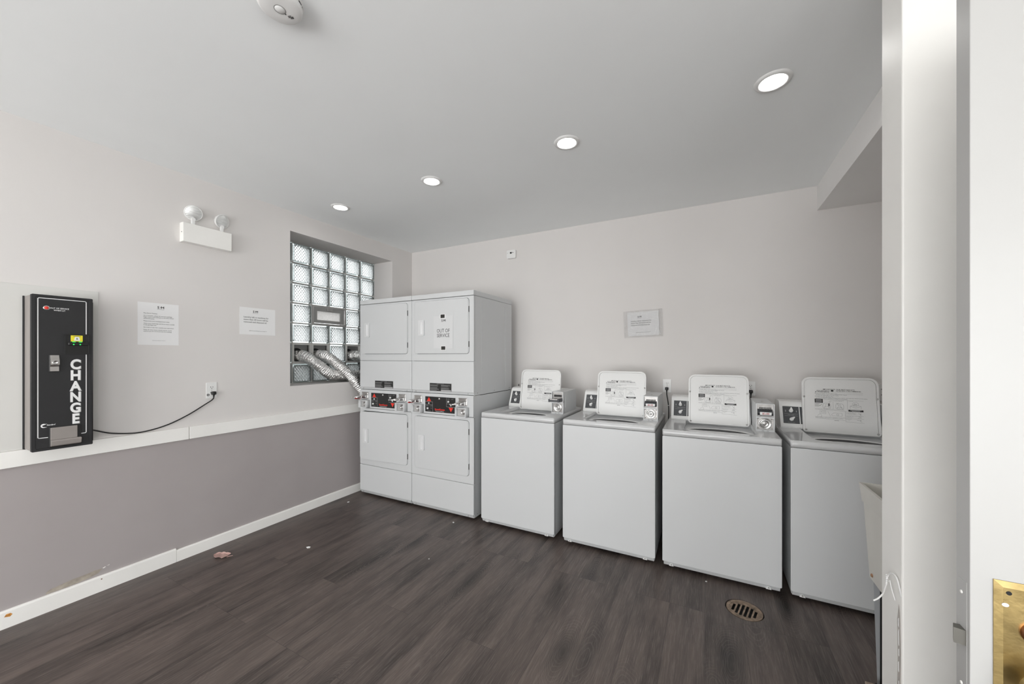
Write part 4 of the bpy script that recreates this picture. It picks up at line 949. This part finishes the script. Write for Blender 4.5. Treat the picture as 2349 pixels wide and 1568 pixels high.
# coin cup
cu = MB().box(0.058, 0.172, -Dp - 0.003, -Dp + 0.001, 0.014, 0.120, r=0.002, m=M['black']); cu.build('cup_surround', None, dr)
cu = MB().box(0.062, 0.158, -Dp - 0.006, -Dp - 0.002, 0.046, 0.117, r=0.002)
cu.prism([(-Dp - 0.004, 0.020), (-Dp - 0.004, 0.052), (-Dp - 0.024, 0.052), (-Dp - 0.028, 0.046), (-Dp - 0.024, 0.024), (-Dp - 0.012, 0.018)], 0.062, 0.168, 'x').build('coin_cup', M['tanmetal'], dr)
MB().cyl((W - 0.0015, -Dp + 0.003, 0.02), (W - 0.0015, -Dp + 0.003, Hh - 0.02), 0.0035, n=10).build('hinge_rod', M['black'], t)

# signal box high on the back wall
t = thing('wall_signal_box', 'small white box with a dark display high on the back wall', 'wall sensor', (1.405, 0, 2.497))
MB().flat([rrect(-0.052, 0.052, -0.043, 0.043, 0.012, 5)], -0.030, 0.0, 'y').build('housing', M['plastic'], t)
d = MB().box(-0.012, 0.010, -0.0312, -0.0298, 0.004, 0.022, r=0.0005).build('display', M['ink'], t)
MB().lathe([(0, 0.001), (0.0045, 0.0008), (0.0048, 0)], (0.022, -0.030, 0.014), (0, -1, 0), 14).build('sensor_dot', M['ink'], t)
MB().lathe([(0, 0.001), (0.003, 0.0008), (0.0034, 0)], (-0.042, -0.030, 0.014), (0, -1, 0), 12).lathe([(0, 0.001), (0.002, 0.0008)], (-0.022, -0.030, 0.014), (0, -1, 0), 12).build('indicator', M['greymetal'], t)

# ------------------------------------------------------------------ floor drain, litter
t = thing('floor_drain', 'round rusty slotted drain set in the floor in front of the third washer', 'drain', (DR[0], DR[1], 0))
MB().lathe([(DRR + 0.0003, 0.0), (DRR + 0.0003, -0.012), (0.080, -0.0125)], (0, 0, 0), (0, 0, 1), 40).build('shade_ring', M['gap'], t)  # dark ring puts the shadow gap round the grate into the colour
slots = []
for k in range(6):
    xx = -0.0525 + k * 0.021; hl = math.sqrt(max(0.066 ** 2 - xx ** 2, 0.0)) * 0.86
    slots.append(rrect(xx - 0.0066, xx + 0.0066, -hl, hl, 0.004, 3))
g = MB().flat([ell(0, 0, 0.0875, 0.0875, 40)] + slots, -0.0085, -0.004, 'z').flat([ell(0, 0, 0.0875, 0.0875, 40), ell(0, 0, 0.073, 0.073, 40)], -0.0045, -0.001, 'z')
g = g.build('grate', M['tan'], t); g.rotation_euler = (0, 0, radians(-14))
MB().lathe([(0.0, -0.028), (0.08, -0.028), (0.088, -0.010)], (0, 0, 0), (0, 0, 1), 32).build('sump', M['gap'], t)

lf = bmesh.new(); bmesh.ops.create_grid(lf, x_segments=12, y_segments=10, size=0.5); rnd = random.Random(4)
dele = []
for v in lf.verts:
    x, y = v.co.x, v.co.y; r_ = math.hypot(x, y); a = math.atan2(y, x)
    k = min(1, 0.40 / max(r_, 1e-3)) if r_ > 0.34 else 1
    v.co = Vector((x * k * 0.135 * (1 + 0.12 * sin(3 * a)), y * k * 0.095 * (1 + 0.18 * cos(2 * a + 1)), 0.003 + 0.006 * abs(sin(x * 9 + y * 5)) + (0.006 if r_ > 0.4 else 0)))
mb = MB(); mb.merge(lf)
mb.prism([(0.045, -0.012), (0.075, 0.006), (0.078, 0.002), (0.050, -0.020)], 0.004, 0.006, 'z')
tag(mb.build('paper_scrap', M['pink'], None, (0.205, -2.150, 0), (0, 0, 0.5)), 'crumpled pink paper scrap on the floor near the left baseboard', 'litter')
for i, (x, y, s, lab) in enumerate(((0.635, -1.787, 0.016, 'tiny white litter fleck on the floor in the middle left, out from the pink scrap'), (0.168, -1.065, 0.011, 'tiny white litter fleck beside the left dryer near the baseboard'), (1.338, -0.957, 0.010, 'tiny white litter fleck just in front of the right dryer'),
                                    (3.246, -0.90, 0.006, 'tiny white litter fleck at the foot of the third washer'), (1.53, -1.50, 0.004, 'tiny white litter speck on the open floor before the dryers'))):
    mb = MB().prism([(-s, -s * 0.5), (s * 0.2, -s * 0.8), (s, 0), (s * 0.3, s * 0.7), (-s * 0.7, s * 0.4)], 0.0002, 0.003, 'z')
    tag(mb.build('litter_fleck', M['paper'], None, (x, y, 0), (0, 0, i * 1.1)), lab, 'litter', 'tiny flecks of litter on the floor')

# ------------------------------------------------------------------ laundry sink on the right
t = thing('laundry_sink', 'off-white plastic laundry sink with grey legs, mostly hidden behind the wall stub', 'sink', (3.845, -1.94, 0))
SW, SD = 0.60, 0.56
def frustum(mb, a, b, thick, floor=True):
    # a: (x0,x1,y0,y1,z) top; b: the same for the bottom, open at the top, with an inner skin
    bm_ = bmesh.new()
    def ring(q, ins): x0, x1, y0, y1, z = q; return [bm_.verts.new(p) for p in ((x0 + ins, y0 + ins, z), (x1 - ins, y0 + ins, z), (x1 - ins, y1 - ins, z), (x0 + ins, y1 - ins, z))]
    A = ring(a, 0); B = ring(b, 0); a2 = ring(a, thick); b3 = (b[0], b[1], b[2], b[3], b[4] + thick); B2 = ring(b3, thick)
    for i in range(4):
        j = (i + 1) % 4
        bm_.faces.new((A[i], A[j], B[j], B[i])); bm_.faces.new((a2[i], a2[j], B2[j], B2[i])); bm_.faces.new((A[i], A[j], a2[j], a2[i]))
    if floor: bm_.faces.new(B); bm_.faces.new(B2)
    else:
        for i in range(4): bm_.faces.new((B[i], B[(i + 1) % 4], B2[(i + 1) % 4], B2[i]))
    bmesh.ops.recalc_face_normals(bm_, faces=bm_.faces); mb.merge(bm_)
tb = MB(); frustum(tb, (0.010, SW - 0.010, 0.01, SD - 0.01, 0.79), (0.028, SW - 0.055, 0.04, SD - 0.02, 0.465), 0.008)
tb = tb.build('tub', M['tub'], t)
rm = MB(); frustum(rm, (-0.002, SW, 0, SD, 0.864), (0.006, SW - 0.016, 0.008, SD - 0.008, 0.785), 0.010, False)
# the rim is a band: its floor is opened by the tub below
rm = rm.build('rim', M['tub'], t)
for xx, yy, sx in ((0.039, SD - 0.020, 1), (SW - 0.07, SD - 0.020, -1), (0.039, 0.04, 1), (SW - 0.07, 0.04, -1)):
    fx = (lambda q: xx + q) if sx > 0 else (lambda q: xx + 0.031 - q)
    lg = MB().prism([(fx(0.0), 0.50), (fx(0.022), 0.50), (fx(0.022), 0.004), (fx(0.014), 0.004)], yy - 0.001, yy + 0.001, 'y', m=M['bluegrey'])
    lg.box(min(fx(0.022), fx(0.031)), max(fx(0.022), fx(0.031)), yy - 0.001, yy + 0.012, 0.004, 0.50, m=M['rubber'])  # shaded side of the leg, put in as a black flange
    L1 = lg.build('leg', None, t)
    MB().box(xx + 0.010, xx + 0.033, yy - 0.008, yy + 0.014, 0.0, 0.006, r=0.002).build('leg_cap', M['rubber'], L1)
MB().lathe([(0, 0.006), (0.006, 0.005), (0.008, 0)], (0.027, SD - 0.055, 0.488), (-1, 0, 0.1), 12).build('rusty_bolt', M['rust'], t)
tag(MB().box(0.0, 0.09, -0.13, 0.0, 0.0, 0.045, r=0.003).build('board_offcut', M['cardboard'], None, (3.842, -1.452, 0), (0, 0, -0.05)), 'speckled tan board offcut on the floor by the sink leg', 'offcut')

# white wire twist on the stub
t = MB().tube([(3.7125, -2.172, 0.772), (3.7085, -2.171, 0.796), (3.7060, -2.164, 0.815), (3.704, -2.147, 0.8185), (3.702, -2.127, 0.807), (3.700, -2.118, 0.789), (3.698, -2.122, 0.776), (3.697, -2.114, 0.757), (3.697, -2.102, 0.737), (3.688, -2.100, 0.720), (3.678, -2.098, 0.709)], 0.0021, 8)
t.tube([(3.704, -2.126, 0.790), (3.7045, -2.135, 0.772), (3.709, -2.143, 0.745)], 0.0013, 6)
for k in range(5): t.lathe([(0.0022, -0.001), (0.0036, 0), (0.0022, 0.001)], (3.700, -2.118 - k * 0.001, 0.800 - k * 0.0045), (0.2, 0.5, 1), 10)
tag(t.build('white_wire', M['plastic']), 'twisted white wire end sticking out of the wall stub low on the right', 'wire')
MB().prism([(-2.160, 0.745), (-2.150, 0.70), (-2.153, 0.60), (-2.149, 0.50), (-2.152, 0.38), (-2.170, 0.38), (-2.168, 0.52), (-2.171, 0.62), (-2.166, 0.72)], 3.7112, 3.7121, 'x').build('scraped_patch', M['plaster2'], st)
ck = MB()
for q, (yy, zz, hh) in enumerate(((-2.158, 0.695, 0.012), (-2.159, 0.655, 0.022), (-2.160, 0.615, 0.010), (-2.158, 0.575, 0.014), (-2.160, 0.530, 0.008), (-2.157, 0.46, 0.02))): ck.prism([(yy - 0.002, zz - hh), (yy + 0.0015, zz - hh * 0.8), (yy + 0.002, zz + hh * 0.6), (yy - 0.001, zz + hh)], 3.7106, 3.7113, 'x')
ck.build('paint_flakes', M['paper'], st)

# ------------------------------------------------------------------ entrance door standing open on the right
dX, dY = 3.686, -2.527
t = struct(MB().box(dX, 4.56, dY, dY + 0.044, 0.012, 2.14, r=0.0015).build('door_1', M['door_paint']))
pl = MB().box(dX - 0.0006, dX + 0.001, dY + 0.009, dY + 0.035, 0.74, 0.989).build('latch_faceplate', M['door_paint'], t)
MB().prism([(dX - 0.016, dY + 0.014), (dX - 0.002, dY + 0.010), (dX, dY + 0.010), (dX, dY + 0.030), (dX - 0.010, dY + 0.030)], 0.868, 0.897, 'z').build('latch_bolt', M['boltmetal'], t)
sp = MB()
for zz in (0.79, 0.965): sp.lathe([(0, 0.002), (0.003, 0.0015), (0.0035, 0)], (dX - 0.0015, dY + 0.022, zz), (-1, 0, 0), 10)
sp.build('faceplate_screws', M['white_paint'], pl)
x0, x1, z0, z1 = dX + 0.0290, dX + 0.125, 0.72, 1.010
ep = MB().prism([(x0, z0), (x1, z0), (x1, z1), (x0, z1)], dY - 0.002, dY, 'y')
b = bmesh.new(); o_ = [(x0, z0), (x1, z0), (x1, z1), (x0, z1)]; i_ = [(x0 + 0.010, z0 + 0.010), (x1 - 0.010, z0 + 0.010), (x1 - 0.010, z1 - 0.010), (x0 + 0.010, z1 - 0.010)]
A = [b.verts.new((p[0], dY - 0.002, p[1])) for p in o_]; B = [b.verts.new((p[0], dY - 0.006, p[1])) for p in i_]
for i in range(4): b.faces.new((A[i], A[(i + 1) % 4], B[(i + 1) % 4], B[i]))
b.faces.new(B); bmesh.ops.recalc_face_normals(b, faces=b.faces); ep.merge(b)
ep = ep.build('brass_plate', M['brass'], t)
MB().lathe([(0, 0.0002), (0.0036, 0.0002)], (x0 + 0.017, dY - 0.0062, z1 - 0.019), (0, -1, 0), 14).build('screw_hole', M['gap'], ep)
MB().prism(ell(x0 + 0.0125, z1 - 0.041, 0.0045, 0.0035, 12), dY - 0.0066, dY - 0.006, 'y').build('paint_fleck', M['paper'], ep)
MB().lathe([(0.020, 0.0), (0.019, 0.006), (0.015, 0.009), (0.008, 0.010), (0, 0.010)], (x0 + 0.050, dY - 0.006, z1 - 0.083), (0, -1, 0), 32).build('cylinder_rose', M['copper'], ep)
MB().lathe([(0.027, 0.0), (0.022, 0.010), (0.012, 0.016), (0.012, 0.035), (0.026, 0.045), (0.030, 0.058), (0.022, 0.070), (0, 0.072)], (x0 + 0.056, dY - 0.006, z1 - 0.180), (0, -1, 0), 36).build('door_knob', M['brass'], ep)
hn = MB()
for zz in (0.25, 1.07, 1.9): hn.cyl((4.563, dY - 0.006, zz - 0.05), (4.563, dY - 0.006, zz + 0.05), 0.007, n=12)
hn.build('hinges', M['brass'], t)
jm = MB().box(4.57, XR + 0.002, DY0 - 0.05, DY0 + 0.0, 0, 2.2).box(4.57, XR + 0.002, DY1, DY1 + 0.06, 0, 2.2).box(4.57, XR + 0.002, DY0 - 0.05, DY1 + 0.06, 2.15, 2.22)
struct(jm.build('trim_4', M['white_paint']))
